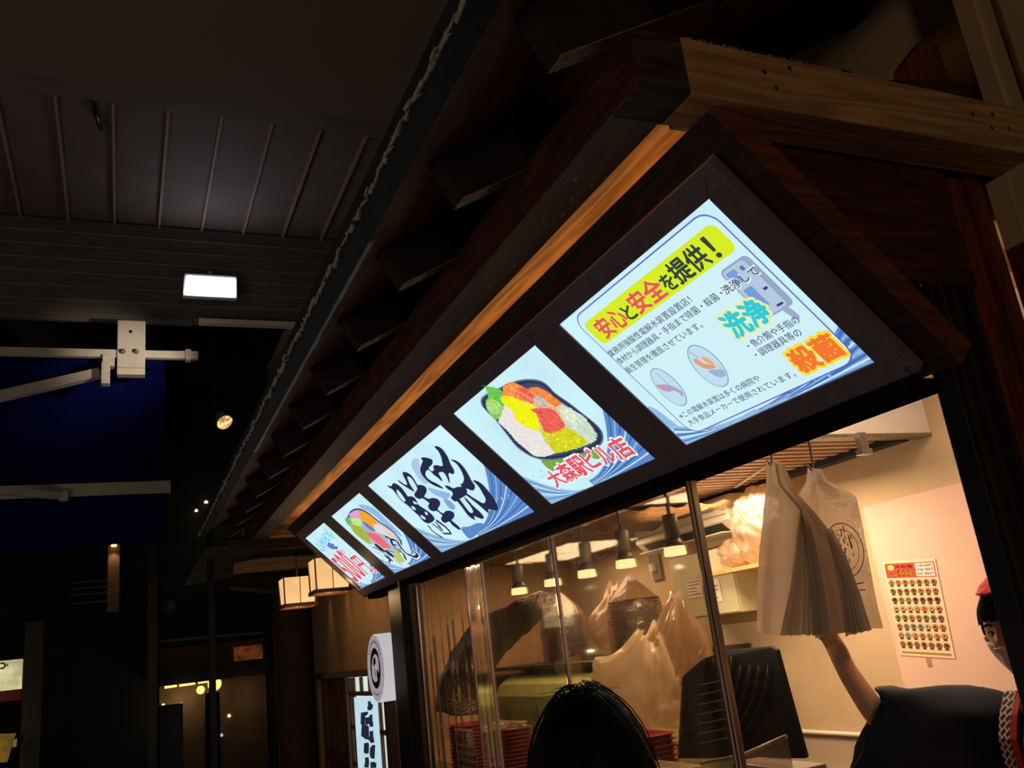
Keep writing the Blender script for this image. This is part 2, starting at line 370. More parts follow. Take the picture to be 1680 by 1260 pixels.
# ragged fibres on the eave edge
mb = MB(); y = RY0
while y < RY1 - .1:
    e = T0 + up * -0.185; L = rnd.uniform(.012, .05); w = rnd.uniform(.002, .009) * (1.8 if rnd.random() < .12 else 1)
    c = Vector((e.x - w*.3, y, e.z + rnd.uniform(-.004, .008)))
    mb.obox(c, (up, Vector((0, 1, rnd.uniform(-.3, .3))), nr), (w, L*.6, rnd.uniform(.002, .006))); y += L * .8
mb.build('frayed_edge', M_fray, roof)
for k in range(-1, 12):
    y = 1.244 + 0.552 * k + (0.02 if k == 1 else 0)
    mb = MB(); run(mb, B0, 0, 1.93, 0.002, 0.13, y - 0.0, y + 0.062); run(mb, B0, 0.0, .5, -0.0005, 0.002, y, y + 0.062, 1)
    o = mb.build('rafter', [M_darkwoodX, M_litfoot], roof)
header = MB().box((0.965, 1.264, 1.08), (1.09, 7.42, 1.215)); header.box((1.16, 1.39, 1.16), (1.42, 7.25, 1.19), 1); header.box((1.09, 1.39, 1.15), (1.16, 7.25, 1.2), 2)
# little nail heads / paint chips along its underside
for i in range(26):
    y = rnd.uniform(1.5, 6.5); x = 1.03 + rnd.uniform(-.03, .04)
    header.box((x, y, 1.0785), (x + rnd.uniform(.002, .005), y + rnd.uniform(.003, .02), 1.0802), 3)
ho = header.build('eave_beam', [M_redwood, M_lightY, M_darkY, M_fray])
tag(ho, 'long red-brown timber eave beam running above the backlit menu boards', 'beam')
# cross beams at the two gable ends
def cross_beam(y0, y1, z0, z1, xe, label, near):
    t = thing('cross_beam', ((1.0 + xe)/2, (y0+y1)/2, z0), label, 'beam')
    MB().box((1.10, y0, z0), (xe, y1, z1)).build('timber', M_lightX, t, bevel=0.004)
    MB().box((0.968, y0 - .001, z0 - .001), (1.10, y1, z1)).build('beam_end', M_greyX, t, bevel=0.004)['label'] = 'dark grey-brown end of the timber'  # end block in a darker wood than the rest of the beam
    kn = MB()
    for (x, z) in ([(1.32, 1.175), (1.345, 1.137), (2.0, 1.172), (2.08, 1.185), (2.06, 1.14), (2.13, 1.15), (1.40, 1.20)] if near else [(1.2, 1.15)]):
        kn.lathe((x, y0 + .001, z), (0, -1, 0), [(0.0085, 0), (0.006, 0.0015)], 10)
    kn.build('knot', M_knot, t)
    sp = MB()
    for i in range(40 if near else 6):
        x = rnd.uniform(1.11, 1.6) ; L = rnd.uniform(.004, .02); sp.box((x, y0 - .001, z1 - .002), (x + L, y0 + .004, z1 + rnd.uniform(.0005, .002)))
    sp.build('splintered_edge', M_lightX, t)
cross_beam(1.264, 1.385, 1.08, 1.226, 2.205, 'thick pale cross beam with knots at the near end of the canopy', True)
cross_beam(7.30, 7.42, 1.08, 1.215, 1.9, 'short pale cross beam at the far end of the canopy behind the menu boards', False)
mb = MB().prism([(1.15, 1.39, 1.1), (2.2, 1.39, 1.1), (2.2, 1.39, 1.40), (2.05, 1.39, 1.375), (1.6, 1.39, 1.30), (1.15, 1.39, 1.262)], (0, 0.03, 0))
tag(mb.build('backing_board', M_redwoodX), 'red-brown backing board standing behind the near cross beam', 'board')
mb = MB().prism([(1.98, 1.425, 1.30), (2.02, 1.425, 1.45), (2.13, 1.425, 1.555), (2.195, 1.425, 1.552), (2.205, 1.425, 1.30)], (0, 0.04, 0))
mb.box((2.0, 1.425, -1.6), (2.205, 1.47, 1.30)); mb.box((2.115, 1.405, -1.6), (2.14, 1.43, 1.09))
tag(mb.build('gable_post', M_redwoodZ, bevel=.004), 'red-brown timber post rising behind the near cross beam beside the cream pilaster', 'post')
mb = MB().prism([(1.56, 1.40, 0.79), (1.60, 1.40, 0.75), (2.02, 1.40, 0.75), (2.02, 1.40, 1.10), (1.28, 1.40, 1.10), (1.28, 1.40, 1.07)], (0, 0.022, 0))
mb.box((1.62, 1.425, .585), (1.842, 1.455, .79), 1); tag(mb.build('wall_gable', [M_redwoodX, M_black]), kind='structure')
mb = MB().box((2.205, -3, -1.6), (2.224, 1.40, .875)); mb.box((2.206, 1.356, .875), (2.30, 1.42, 1.08), 1); mb.box((2.206, 1.40, -1.6), (2.30, 1.42, .875)); struct(mb, 'trim_3', [M_redwoodZ, M_cream])
# black post at the right side of the serving window (sliding-door channel)
t = thing('window_post', (1.88, 1.42, -1.6), 'broad black grooved post at the right of the serving opening', 'post')
MB().box((1.842, 1.40, -1.6), (2.0, 1.46, 0.75)).build('post_body', M_black, t, bevel=.003)
for x in (1.86, 1.90, 1.965):
    MB().box((x, 1.388, -1.6), (x + .012, 1.40, 0.74)).build('channel_rib', paint('rib_black', (44, 42, 42), .3), t)
# black post at the far end of the glass
t = thing('window_post', (1.72, 5.9, -1.6), 'black post at the left end of the clear screens beside the round sign', 'post')
MB().box((1.70, 5.66, -1.6), (1.80, 6.05, 0.5)).build('post_body', M_black, t, bevel=.004)
MB().box((1.688, 5.72, -1.6), (1.70, 5.76, 0.5)).build('channel_rib', paint('rib_black', (44, 42, 42), .3), t)
MB().box((1.71, 5.55, -1.6), (1.78, 5.66, 0.5)).build('side_strip', M_darkY, t)

# ================================================================= SIGN SURROUND + LIGHTBOXES
UO = Vector((-1, 0, -1)).normalized(); VU = Vector((-1, 0, 1)).normalized()   # outward, up the slope
def sp(y, v, off=0.0):
    """point on the tilted sign plane: v metres up the slope from the lit panels' foot, off = towards the street"""
    return Vector((1.65, y, 0.55)) + VU * v + UO * off
sur = thing('sign_surround', (1.5, 4.0, 0.5), 'dark brown boarded casing that carries the row of menu lightboxes', 'sign casing')
off = -0.0283
mb = MB(); mb.prism([sp(1.30, -0.105, off), sp(1.30, 0.71, off), sp(1.30, 0.71, off - .018), sp(1.30, -0.105, off - .018)], (0, 5.6, 0))
mb.build('front_board', M_darkY, sur)
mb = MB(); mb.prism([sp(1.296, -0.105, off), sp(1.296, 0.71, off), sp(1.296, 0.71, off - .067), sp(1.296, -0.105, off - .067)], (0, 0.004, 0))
mb.build('edge_board', wood('edge_red', (112, 60, 40), (78, 42, 28), 'X', .5), sur)['label'] = 'red-brown end board'
mb = MB().box((1.70, 1.42, 0.462), (1.80, 6.62, 0.50)); mb.build('bottom_rail', paint('matte_rail', (26, 22, 22), .95, spec=0), sur)
mb = MB().prism([sp(1.45, .0, -.10), sp(1.45, .6, -.10), sp(1.45, .6, -.2), sp(1.45, .0, -.2)], (0, 5.3, 0)); mb.build('housing', M_black, sur)
led = MB().box((1.262, 1.42, 1.070), (1.274, 6.85, 1.078))
tag(led.build('led_strip', emit('led_amber', (255, 190, 112), 9)), 'hidden amber LED strip glowing along the top of the sign casing', 'light')

E_bg = emit('lit_white', (205, 243, 252), 0.98, 0.05, 3)
def em(c, s=0.97): return emit('print_%d_%d_%d' % c, c, s)
class Art:
    """printed artwork on one lit panel: (u to the right, v up) in metres on the tilted plane"""
    def __init__(s, y0): s.y0 = y0; s.mb = MB(); s.mats = []; s.z = 1
    def mi(s, c):
        m = em(c)
        if m not in s.mats: s.mats.append(m)
        return s.mats.index(m)
    def P(s, u, v): return sp(s.y0 - u, v, 0.0004 * s.z)
    def px(s, x, y):
        q = atS(x, y); return (s.y0 - q.y, (q.z - .55) * 2 ** .5)
    def poly(s, uv, c, smooth=0):
        if smooth: uv = [(p.x, p.y) for p in spline([(a, b, 0) for a, b in uv], smooth)]
        uv = [(min(max(a, 0.0), s.w), min(max(b, 0.0), 0.563)) for a, b in uv] if hasattr(s, 'w') else uv
        s.mb.poly([s.P(*p) for p in uv], s.mi(c)); return s
    def pxpoly(s, pts, conv, c, smooth=3): return s.poly([s.px(*conv(*p)) for p in pts], c, smooth)
    def stroke(s, uv, w, c, sm=4):
        pts = [(p.x, p.y) for p in spline([(a, b, 0) for a, b in uv], sm, False)] if len(uv) > 2 else uv
        n = len(pts); L = []; Rr = []
        for i, p in enumerate(pts):
            q0 = pts[max(i-1, 0)]; q1 = pts[min(i+1, n-1)]; dx, dy = q1[0]-q0[0], q1[1]-q0[1]; l = math.hypot(dx, dy) or 1
            ww = (w[0] + (w[1]-w[0])*i/(n-1)) if isinstance(w, tuple) else w
            L.append((p[0]-dy/l*ww/2, p[1]+dx/l*ww/2)); Rr.append((p[0]+dy/l*ww/2, p[1]-dx/l*ww/2))
        mi = s.mi(c)
        for i in range(n-1): s.mb.add([s.P(*L[i]), s.P(*L[i+1]), s.P(*Rr[i+1]), s.P(*Rr[i])], [(0,1,2,3)], mi)
        return s
    def text(s, body, u0, v0, u1, v1, c, bold=0.0, outline=None, ow=.03):
        if outline: s.text(body, u0 - .004, v0 - .004, u1 + .004, v1 + .004, outline, bold + ow); s.z += 1
        vs, fs, asp = text_shape(body, 0.0); mi = s.mi(c)
        hb = bold * (v1 - v0) * (.7 if asp > 3 else 1.0); sh = [(0, 0)] if bold < .004 else [(hb*x, hb*y) for x, y in ((0,0),(1,0),(-1,0),(0,1),(0,-1),(.7,.7),(-.7,.7),(.7,-.7),(-.7,-.7))]
        if len(body) > 4 and bold: sh = [(0, 0), (hb, 0), (-hb, 0)]
        for k, (dx, dy) in enumerate(sh):
            s.mb.add([s.P(u0 + dx + (u1-u0)*a, v0 + dy + (v1-v0)*b) + UO * (0.00002*k) for a, b in vs], fs, mi)
        return s
    def ell(s, cu, cv, a, b, c, rot=0, n=28):
        return s.poly([(cu + a*math.cos(t)*math.cos(rot) - b*math.sin(t)*math.sin(rot), cv + a*math.cos(t)*math.sin(rot) + b*math.sin(t)*math.cos(rot)) for t in (2*math.pi*i/n for i in range(n))], c)
    def ring(s, cu, cv, a, b, w, c, rot=0, n=32):
        s.ell(cu, cv, a, b, c, rot, n); return s
    def rrect(s, u0, v0, u1, v1, r, c):
        pts = []
        for (cx, cy, a0) in ((u1-r, v1-r, 0), (u0+r, v1-r, 90), (u0+r, v0+r, 180), (u1-r, v0+r, 270)):
            for k in range(6):
                t = math.radians(a0 + 18*k); pts.append((cx + r*math.cos(t), cy + r*math.sin(t)))
        return s.poly(pts, c)
BL, BL2, BL3, FOAM = (96, 140, 205), (70, 112, 186), (150, 190, 230), (205, 238, 248)
def waves(a, w, seed, k=1.0, left=True, right=True):
    """plain blue swell with spray in the lower corners"""
    r = random.Random(seed)
    def fan(u0, du, h, base, s, c, wd, n=12):
        return a.stroke([(u0 + du*t, max(.004, (base + h*t*t)*s)) for t in (q/n for q in range(n + 1))], wd, c, 1)
    if right:
        N_ = 14; a.z = 1; a.poly([(w*.46, 0)] + [(w*(.46 + .54*t), k*(.025 + .205*t*t)) for t in (q/N_ for q in range(N_ + 1))] + [(w, 0)], BL); a.z = 2
        for i in range(8):
            s_ = .12 + .11*i; fan(w*.47, w*.525, .205*k, .02*k, s_, (FOAM, BL2, BL3, BL2)[i % 4], (.003, .009 if i % 2 else .006))
        fan(w*.455, w*.54, .205*k, .032*k, 1.0, FOAM, (.012, .006))
    if left:
        N_ = 10; a.z = 1; a.poly([(0, 0)] + [(w*.36*t, k*.16*(1 - t)**1.8 + .003) for t in (q/N_ for q in range(N_ + 1))] + [(w*.36, 0)], BL3); a.z = 2
        for i in range(5):
            s_ = .18 + .17*i; a.stroke([(.004 + w*.34*t*(1.1 - .2*s_), max(.004, k*.155*s_*(1 - t)**1.8)) for t in (q/10 for q in range(11))], (.008, .002), (BL, FOAM, BL2, FOAM, BL)[i], 1)
    a.z = 3
    for i in range(46):
        u = r.uniform(0, w*.3) if (r.random() < .5 and left) else r.uniform(w*.4, w*.95)
        if u > w*.38 and not right: continue
        rr = r.uniform(.002, .007); v = (0.12*k if u < w*.3 else .05*k + .12*k*max(0, (u/w-.5))) + r.gauss(0, .018)
        if 0.008 < v < .25 and rr < u < w - rr: a.ell(u, v, rr, rr, FOAM if r.random() < .6 else BL3, 0, 8)

panels = []
def lightbox(yl, yr, label, g0, g1):
    """yl/yr: lit panel edges (far, near); g0/g1: frame's outer edges"""
    t = thing('menu_lightbox', (1.68, (yl+yr)/2, 0.48), label, 'illuminated sign', 'backlit menu boards in a row under the eave')
    v0, v1 = -0.068, 0.630; mb = MB(); dp = -0.0283
    def bar(ya, yb, va, vb, name):
        m = MB(); m.prism([sp(ya, va, 0.004), sp(yb, va, 0.004), sp(yb, vb, 0.004), sp(ya, vb, 0.004)], UO * (dp - .004 + .0)); return m
    fr = MB()
    for (ya, yb, va, vb) in ((g0, g1, v0, 0.0), (g0, g1, 0.563, v1), (g0, yl, 0.0, 0.563), (yr, g1, 0.0, 0.563)):
        fr.prism([sp(ya, va, 0.006), sp(yb, va, 0.006), sp(yb, vb, 0.006), sp(ya, vb, 0.006)], UO * (dp - .006))
    fo = fr.build('frame', M_frame, t, bevel=.0025)
    pn = MB(); pn.prism([sp(yl, 0, 0), sp(yr, 0, 0), sp(yr, .563, 0), sp(yl, .563, 0)], UO * -0.012)
    po = pn.build('lit_panel', E_bg, t)
    tr = MB(); tr.prism([sp(g0, v1, .004), sp(g1, v1, .004), sp(g1, v1 + .0028, .004), sp(g0, v1 + .0028, .004)], UO * -.03); tr.build('lit_top_edge', paint('lit_edge_paint', (226, 160, 104), .5), t)  # pale strip on the frame top, lamplight along the edge put into its colour
    # mitre seam glinting at the upper near corner and a hinge catch on the bottom rail
    m = MB(); m.bar(sp(yr, .566, .0075), sp(yr - .040, .606, .0075), .0022, .001, UO)
    m.build('mitre_seam', M_metal, t)
    m = MB(); m.bar(sp(g1 + .02, v0 + .006, .008), sp(g1 + .02, v0 + .028, .008), .003, .002, UO); m.build('catch', M_metal, t)
    a = Art(yl); a.w = yl - yr; panels.append((a, po, t)); return a
def finish(a):
    for (b, po, t) in panels:
        if b is a: a.mb.build('printed_artwork', a.mats, po)
INK = (38, 44, 76); TXT = (52, 62, 92); RED = (236, 84, 100); ORG = (250, 118, 52); YEL = (218, 240, 40); CYA = (52, 205, 215)

# ---- board 1: hygiene notice
a = lightbox(2.254, 1.45, 'nearest menu lightbox, a hygiene notice with a yellow title bar and orange and cyan words', 2.349, 1.372)
a.z = 1; a.poly([(0, 0), (0, .17), (.03, .15), (.07, .04), (.30, .012), (.5, .03), (.70, .012), (.77, .04), (.804, .10), (.804, 0)], BL3, 3)
waves(a, .804, 5, .55); a.z = 5
a.rrect(.066, .022, .778, .551, .05, (92, 100, 205)); a.z += 1; a.rrect(.070, .026, .774, .547, .047, (212, 244, 252)); a.z += 1
a.rrect(.085, .425, .757, .516, .022, YEL); a.z += 1
for (s_, u0, u1, v0, v1, c) in (('安心', .122, .262, .434, .503, RED), ('と', .268, .310, .437, .487, (52, 66, 62)), ('安全', .318, .468, .434, .503, RED),
                               ('を', .474, .520, .437, .488, (52, 66, 62)), ('提供', .526, .668, .434, .503, (52, 66, 62)), ('！', .690, .705, .434, .500, (52, 66, 62))):
    a.text(s_, u0, v0, u1, v1, c, .028)
a.rrect(.652, .232, .762, .404, .018, (150, 172, 200)); a.z += 1
a.rrect(.658, .238, .742, .398, .012, (184, 204, 226)); a.z += 1; a.rrect(.664, .35, .70, .39, .004, (120, 160, 222)); a.rrect(.668, .262, .70, .33, .004, (120, 160, 222))
a.rrect(.715, .372, .728, .386, .004, (90, 120, 180)); a.rrect(.72, .30, .735, .308, .002, (60, 70, 100)); a.rrect(.712, .246, .735, .253, .002, (60, 70, 100)); a.z += 1
a.poly([(.715, .238), (.735, .236), (.742, .20), (.73, .19), (.722, .205)], (160, 175, 200), 2); a.z += 1
a.text('業務用強酸性電解水装置設置店！', .071, .379, .512, .404, TXT, .012)
a.text('食材から調理器具・手指まで除菌・殺菌・', .075, .344, .612, .369, TXT, .012)
a.text('洗浄して', .618, .343, .752, .370, TXT, .016, (232, 246, 252), .045)
a.text('衛生管理を徹底させています。', .071, .304, .470, .329, TXT, .012)
a.text('洗浄', .530, .226, .682, .304, CYA, .045, (240, 240, 170), .05); a.z += 1
a.text('・魚介類や手指の', .536, .182, .733, .207, TXT, .014); a.text('・調理器具等の', .532, .150, .708, .175, TXT, .014)
a.text('殺菌', .612, .054, .765, .128, ORG, .045, (250, 225, 60), .06); a.z += 1
a.text('※この電解水装置は多くの病院や', .094, .089, .480, .112, TXT, .012); a.text('大手食品メーカーで使用されています。', .101, .056, .588, .079, TXT, .012)
for (cu, cv, au, av, rot, kind) in ((.162, .202, .078, .048, 1.36, 0), (.362, .200, .080, .052, 1.36, 1)):
    a.z = 12; a.ell(cu, cv, au, av, (92, 160, 205), rot); a.z += 1; a.ell(cu, cv, au - .003, av - .003, (196, 226, 240), rot); a.z += 1
    if kind == 0:
        a.poly([(.128, .222), (.134, .200), (.150, .188), (.166, .186), (.180, .170), (.176, .160), (.186, .156), (.194, .170), (.186, .192), (.168, .212), (.150, .220)], (186, 160, 205), 3)
        a.poly([(.126, .230), (.130, .205), (.146, .196), (.150, .218)], (214, 150, 160), 2); a.stroke([(.172, .262), (.174, .20)], .0016, TXT)
    else:
        a.poly([(.335, .236), (.340, .208), (.358, .190), (.385, .186), (.378, .20), (.360, .212), (.352, .236)], (232, 160, 120), 3)
        a.poly([(.368, .232), (.385, .226), (.392, .202), (.384, .196), (.372, .21)], (240, 170, 130), 3)
        a.poly([(.350, .188), (.376, .180), (.398, .168), (.388, .150), (.366, .152), (.352, .168)], (160, 180, 215), 3); a.poly([(.388, .195), (.40, .18), (.396, .172)], (220, 200, 90)); a.stroke([(.352, .268), (.36, .235)], .0016, TXT)
finish(a)

def speckle(a, pts, conv, c, n=60):
    """small lighter and darker flecks inside one area of a printed food picture, ragged at its rim"""
    r = random.Random(len(pts)*7 + c[0]); xs = [q[0] for q in pts]; ys = [q[1] for q in pts]; z0 = a.z; a.z += .5
    def inside(x, y):
        t = False; m = len(pts)
        for i in range(m):
            (x0, y0), (x1, y1) = pts[i], pts[(i+1) % m]
            if (y0 > y) != (y1 > y) and x < (x1-x0)*(y-y0)/(y1-y0) + x0: t = not t
        return t
    tint = [tuple(max(0, min(255, int(v + d_))) for v in c) for d_ in (-22, 16, 30)]
    for i in range(n*3):
        x, y = r.uniform(min(xs), max(xs)), r.uniform(min(ys), max(ys))
        if inside(x, y): u, v = a.px(*conv(x, y)); a.ell(u, v, r.uniform(.003, .009), r.uniform(.0015, .004), r.choice(tint), r.uniform(0, 3), 7)
    a.z = z0; 
    for i in range(len(pts)):
        (x0, y0), (x1, y1) = pts[i], pts[(i+1) % len(pts)]
        for k in range(3):
            t = r.random(); u, v = a.px(*conv(x0 + (x1-x0)*t, y0 + (y1-y0)*t)); a.ell(u, v, r.uniform(.004, .008), r.uniform(.003, .006), c, r.uniform(0, 3), 7)

# ---- board 2: rice bowl photo
def z2(x, y): return 740 + x/4.667, 560 + y/4.667
a = lightbox(3.259, 2.438, 'second menu lightbox from the near end, a boxed seafood rice picture with red lettering', 3.342, 2.351)
waves(a, .82, 8, 1.1); a.z = 4
TRAY = [(230,440),(262,405),(330,370),(420,330),(500,298),(590,285),(680,295),(740,330),(800,392),(900,462),(1000,540),(1100,620),(1155,680),(1170,740),(1150,790),(1080,835),(960,870),(850,898),(750,908),(660,897),(580,862),(500,802),(420,702),(340,600),(270,530),(235,485)]
a.pxpoly([(690,905),(760,900),(860,888),(960,868),(1100,815),(1150,850),(1130,900),(1050,890),(900,930),(830,965),(780,990),(720,950)], z2, (128, 172, 70)); a.z += 1
a.pxpoly(TRAY, z2, (104, 122, 150)); a.z += 1
cxm, cym = 700, 600
a.pxpoly([(cxm + (x-cxm)*.975, cym + (y-cym)*.965) for x, y in TRAY], z2, (46, 54, 84)); a.z += 1
a.pxpoly([(cxm + (x-cxm)*.90, cym + (y-cym)*.90) for x, y in TRAY], z2, (66, 76, 106)); a.z += 1
a.pxpoly([(300,440),(420,400),(600,370),(780,430),(900,500),(1030,590),(1110,700),(1080,770),(960,815),(820,850),(680,870),(580,820),(480,730),(380,610),(310,520)], z2, (226, 206, 170)); a.z += 1
for pts, c in (([(610,360),(650,345),(720,370),(790,420),(850,475),(820,500),(760,470),(700,430),(640,400)], (252, 138, 60)),
    ([(820,500),(860,482),(940,520),(1030,580),(1060,640),(1115,700),(1110,745),(1060,775),(980,720),(920,660),(880,620),(850,560)], (206, 224, 205)),
    ([(840,520),(900,505),(960,560),(1010,620),(960,630),(900,600)], (222, 232, 205)),
    ([(400,470),(440,490),(490,560),(520,610),(600,660),(690,690),(720,760),(795,840),(740,872),(650,872),(580,822),(500,750),(430,670),(368,610),(400,560)], (238, 232, 228)),
    ([(690,680),(770,685),(880,655),(960,690),(1045,762),(980,805),(880,835),(800,842),(740,770)], (214, 214, 36)),
    ([(270,340),(340,350),(390,370),(405,440),(405,500),(360,592),(320,570),(280,500),(275,450),(300,420)], (112, 202, 84)),
    ([(275,460),(320,436),(370,460),(395,500),(380,542),(330,552),(290,520)], (168, 218, 120)),
    ([(400,425),(410,350),(450,303),(520,320),(600,365),(655,420),(640,470),(560,445),(480,420)], (248, 148, 70)),
    ([(500,362),(560,345),(620,385),(665,430),(650,468),(600,450),(540,410)], (240, 96, 78)),
    ([(390,440),(420,408),(500,425),(570,460),(640,480),(680,505),(650,520),(692,662),(620,660),(560,630),(500,590),(490,530),(440,490)], (244, 246, 24)),
    ([(640,480),(720,485),(800,500),(830,540),(800,545),(720,520)], (240, 168, 140)),
    ([(625,510),(730,500),(800,520),(850,580),(882,636),(830,668),(770,692),(720,670),(690,600),(670,550)], (242, 96, 84)),
    ([(640,430),(665,405),(715,425),(745,470),(700,492),(650,482)], (196, 180, 172))):
    a.pxpoly(pts, z2, c); speckle(a, pts, z2, c); a.z += 1
rr = random.Random(2)
for i in range(150):   # rice grains, egg bits, roe
    kx = rr.random()
    if kx < .5: x, y, c = rr.uniform(400, 760), rr.uniform(520, 860), rr.choice([(250, 248, 244), (226, 200, 190), (214, 190, 180)]); ok = (y - 470) > (x - 400) * .62 + 40 and (y - 640) < (x - 360) * .8
    elif kx < .75: x, y, c = rr.uniform(720, 1000), rr.uniform(690, 820), rr.choice([(236, 232, 80), (176, 172, 40), (240, 240, 110)]); ok = y > 690 and x + y < 1770
    else: x, y, c = rr.uniform(690, 850), rr.uniform(530, 660), rr.choice([(250, 130, 110), (225, 70, 66)]); ok = x + y < 1470
    if ok:
        u, v = a.px(*z2(x, y)); a.ell(u, v, .0042, .0026, c, rr.uniform(0, 3), 6)
for i in range(7): 
    u, v = a.px(*z2(440 + i*28, 335 + i*17)); a.stroke([(u, v), (u + .03, v - .022)], .003, (252, 190, 130))
for i in range(9):
    u, v = a.px(*z2(300 + i*9, 350 + i*8)); a.stroke([(u, v), (u - .02 + .004*i, v + .028)], (.006, .001), (100, 196, 80))
a.z += 1
for (s_, x0, y0, x1, y1) in (('大', 830, 1100, 765, 1015), ('森', 0, 0, 0, 0),): pass
for (s_, u0, u1, v0, v1) in (('大', .166, .268, .060, .142), ('森', .272, .372, .060, .148), ('駅', .378, .476, .058, .148), ('ビ', .486, .568, .070, .150), ('ル', .576, .668, .060, .136), ('店', .676, .780, .052, .140)):
    a.text(s_, u0, v0, u1, v1, RED, .030, (240, 250, 255), .05)
finish(a)

# ---- board 3: brush calligraphy
def z3(x, y): return 600 + x/5.478, 690 + y/5.478
a = lightbox(4.702, 3.426, 'wide middle menu lightbox with two big black brush-written characters over blue waves', 4.797, 3.342)
waves(a, 1.276, 11, 1.35); a.z = 4
a.pxpoly([(410,370),(440,335),(480,345),(490,400),(500,460),(560,540),(540,570),(480,520),(440,460),(415,420)], z3, (178, 205, 232)); 
a.pxpoly([(560,600),(640,620),(720,640),(760,660),(740,700),(680,690),(600,650)], z3, BL3); a.pxpoly([(700,700),(760,720),(805,770),(790,800),(740,775)], z3, (130, 170, 222))
a.pxpoly([(860,960),(930,950),(1000,920),(1060,930),(1010,1010),(940,1060),(890,1020)], z3, BL); 
KJ = [
 [(620,230),(650,226),(695,255),(740,320),(765,385),(792,430),(800,462),(785,478),(762,468),(746,476),(756,520),(757,562),(744,535),(728,498),(704,463),(684,458),(658,465),(672,495),(696,540),(678,534),(650,508),(615,484),(598,465),(574,443),(557,440),(544,456),(540,480),(556,510),(592,538),(632,556),(672,580),(702,604),(690,607),(648,592),(600,570),(558,540),(518,498),(497,460),(494,418),(508,378),(515,355),(497,334),(525,325),(562,332),(597,345),(606,375),(590,400),(568,424),(590,446),(606,450),(616,436),(609,412),(624,396),(652,398),(682,405),(696,398),(690,368),(680,320),(656,272)],
 [(765,345),(812,353),(862,388),(902,440),(932,490),(957,540),(982,574),(985,602),(970,624),(940,619),(905,606),(916,630),(910,655),(890,677),(860,692),(835,714),(808,724),(780,706),(768,686),(784,664),(784,644),(770,628),(742,613),(714,584),(732,578),(762,590),(792,605),(822,592),(866,588),(850,568),(872,560),(886,520),(872,470),(846,420),(815,380)],
 [(965,533),(1002,537),(1042,560),(1082,600),(1122,650),(1157,700),(1186,760),(1188,802),(1160,802),(1130,796),(1106,792),(1108,828),(1088,815),(1050,782),(1010,747),(960,707),(920,677),(898,660),(916,652),(952,678),(1002,708),(1050,736),(1074,732),(1080,700),(1060,660),(1032,610),(1002,570)],
 [(885,680),(922,710),(952,745),(987,780),(1012,800),(1042,830),(1066,866),(1050,879),(1015,869),(984,855),(977,864),(990,887),(965,881),(930,856),(900,820),(870,777),(838,737),(822,712),(850,706),(862,722),(892,762),(922,802),(946,826),(966,822),(964,800),(940,760),(905,717)],
 [(195,575),(222,585),(238,580),(245,560),(266,560),(300,578),(342,620),(372,665),(386,678),(412,675),(442,690),(462,720),(472,745),(492,765),(532,790),(562,810),(592,835),(617,865),(620,888),(600,907),(570,921),(535,911),(505,886),(480,851),(450,826),(420,796),(390,767),(350,737),(320,712),(290,677),(265,642),(240,612),(215,600)],
 [(290,525),(320,548),(350,568),(374,575),(368,545),(350,510),(334,475),(340,458),(377,463),(417,493),(452,545),(470,575),(502,573),(542,593),(552,630),(535,665),(530,680),(570,700),(602,690),(652,703),(674,740),(662,770),(650,792),(672,815),(700,830),(722,808),(762,806),(797,828),(797,867),(775,890),(802,915),(837,945),(857,972),(840,977),(800,951),(775,930),(760,907),(740,905),(720,917),(690,902),(678,870),(693,853),(670,830),(640,808),(610,812),(573,792),(563,760),(575,740),(545,715),(515,695),(485,702),(448,682),(440,655),(460,625),(465,600),(445,560),(410,510),(377,498),(385,530),(407,580),(442,632),(420,627),(380,602),(340,577),(305,552)]]
HOLE = [[(283,615),(312,640),(345,685),(361,712),(348,725),(312,692),(286,652)], [(426,718),(458,732),(468,748),(440,744)], [(414,762),(444,776),(453,802),(420,786)], [(534,812),(556,824),(562,846),(540,838)], [(498,843),(534,864),(542,886),(506,872)]]
for p in KJ:
    cx_ = sum(q[0] for q in p)/len(p); cy_ = sum(q[1] for q in p)/len(p)
a.z = 8
for p in KJ: a.pxpoly(p, z3, INK, 2)
S3 = lambda pts, w: a.stroke([a.px(*z3(*p)) for p in pts], w, INK)
S3([(635,890),(690,930),(740,972),(772,1016)], (.028, .016)); S3([(600,922),(650,962),(702,1012)], (.016, .01)); S3([(560,935),(600,985),(650,1022),(695,1050)], (.012, .018)); S3([(628,905),(662,942),(690,985)], .014); S3([(700,1010),(765,1014)], .014); S3([(640,940),(700,985)], .01)
a.z = 9
for p in HOLE: a.pxpoly(p, z3, (205, 240, 250), 2)
finish(a)

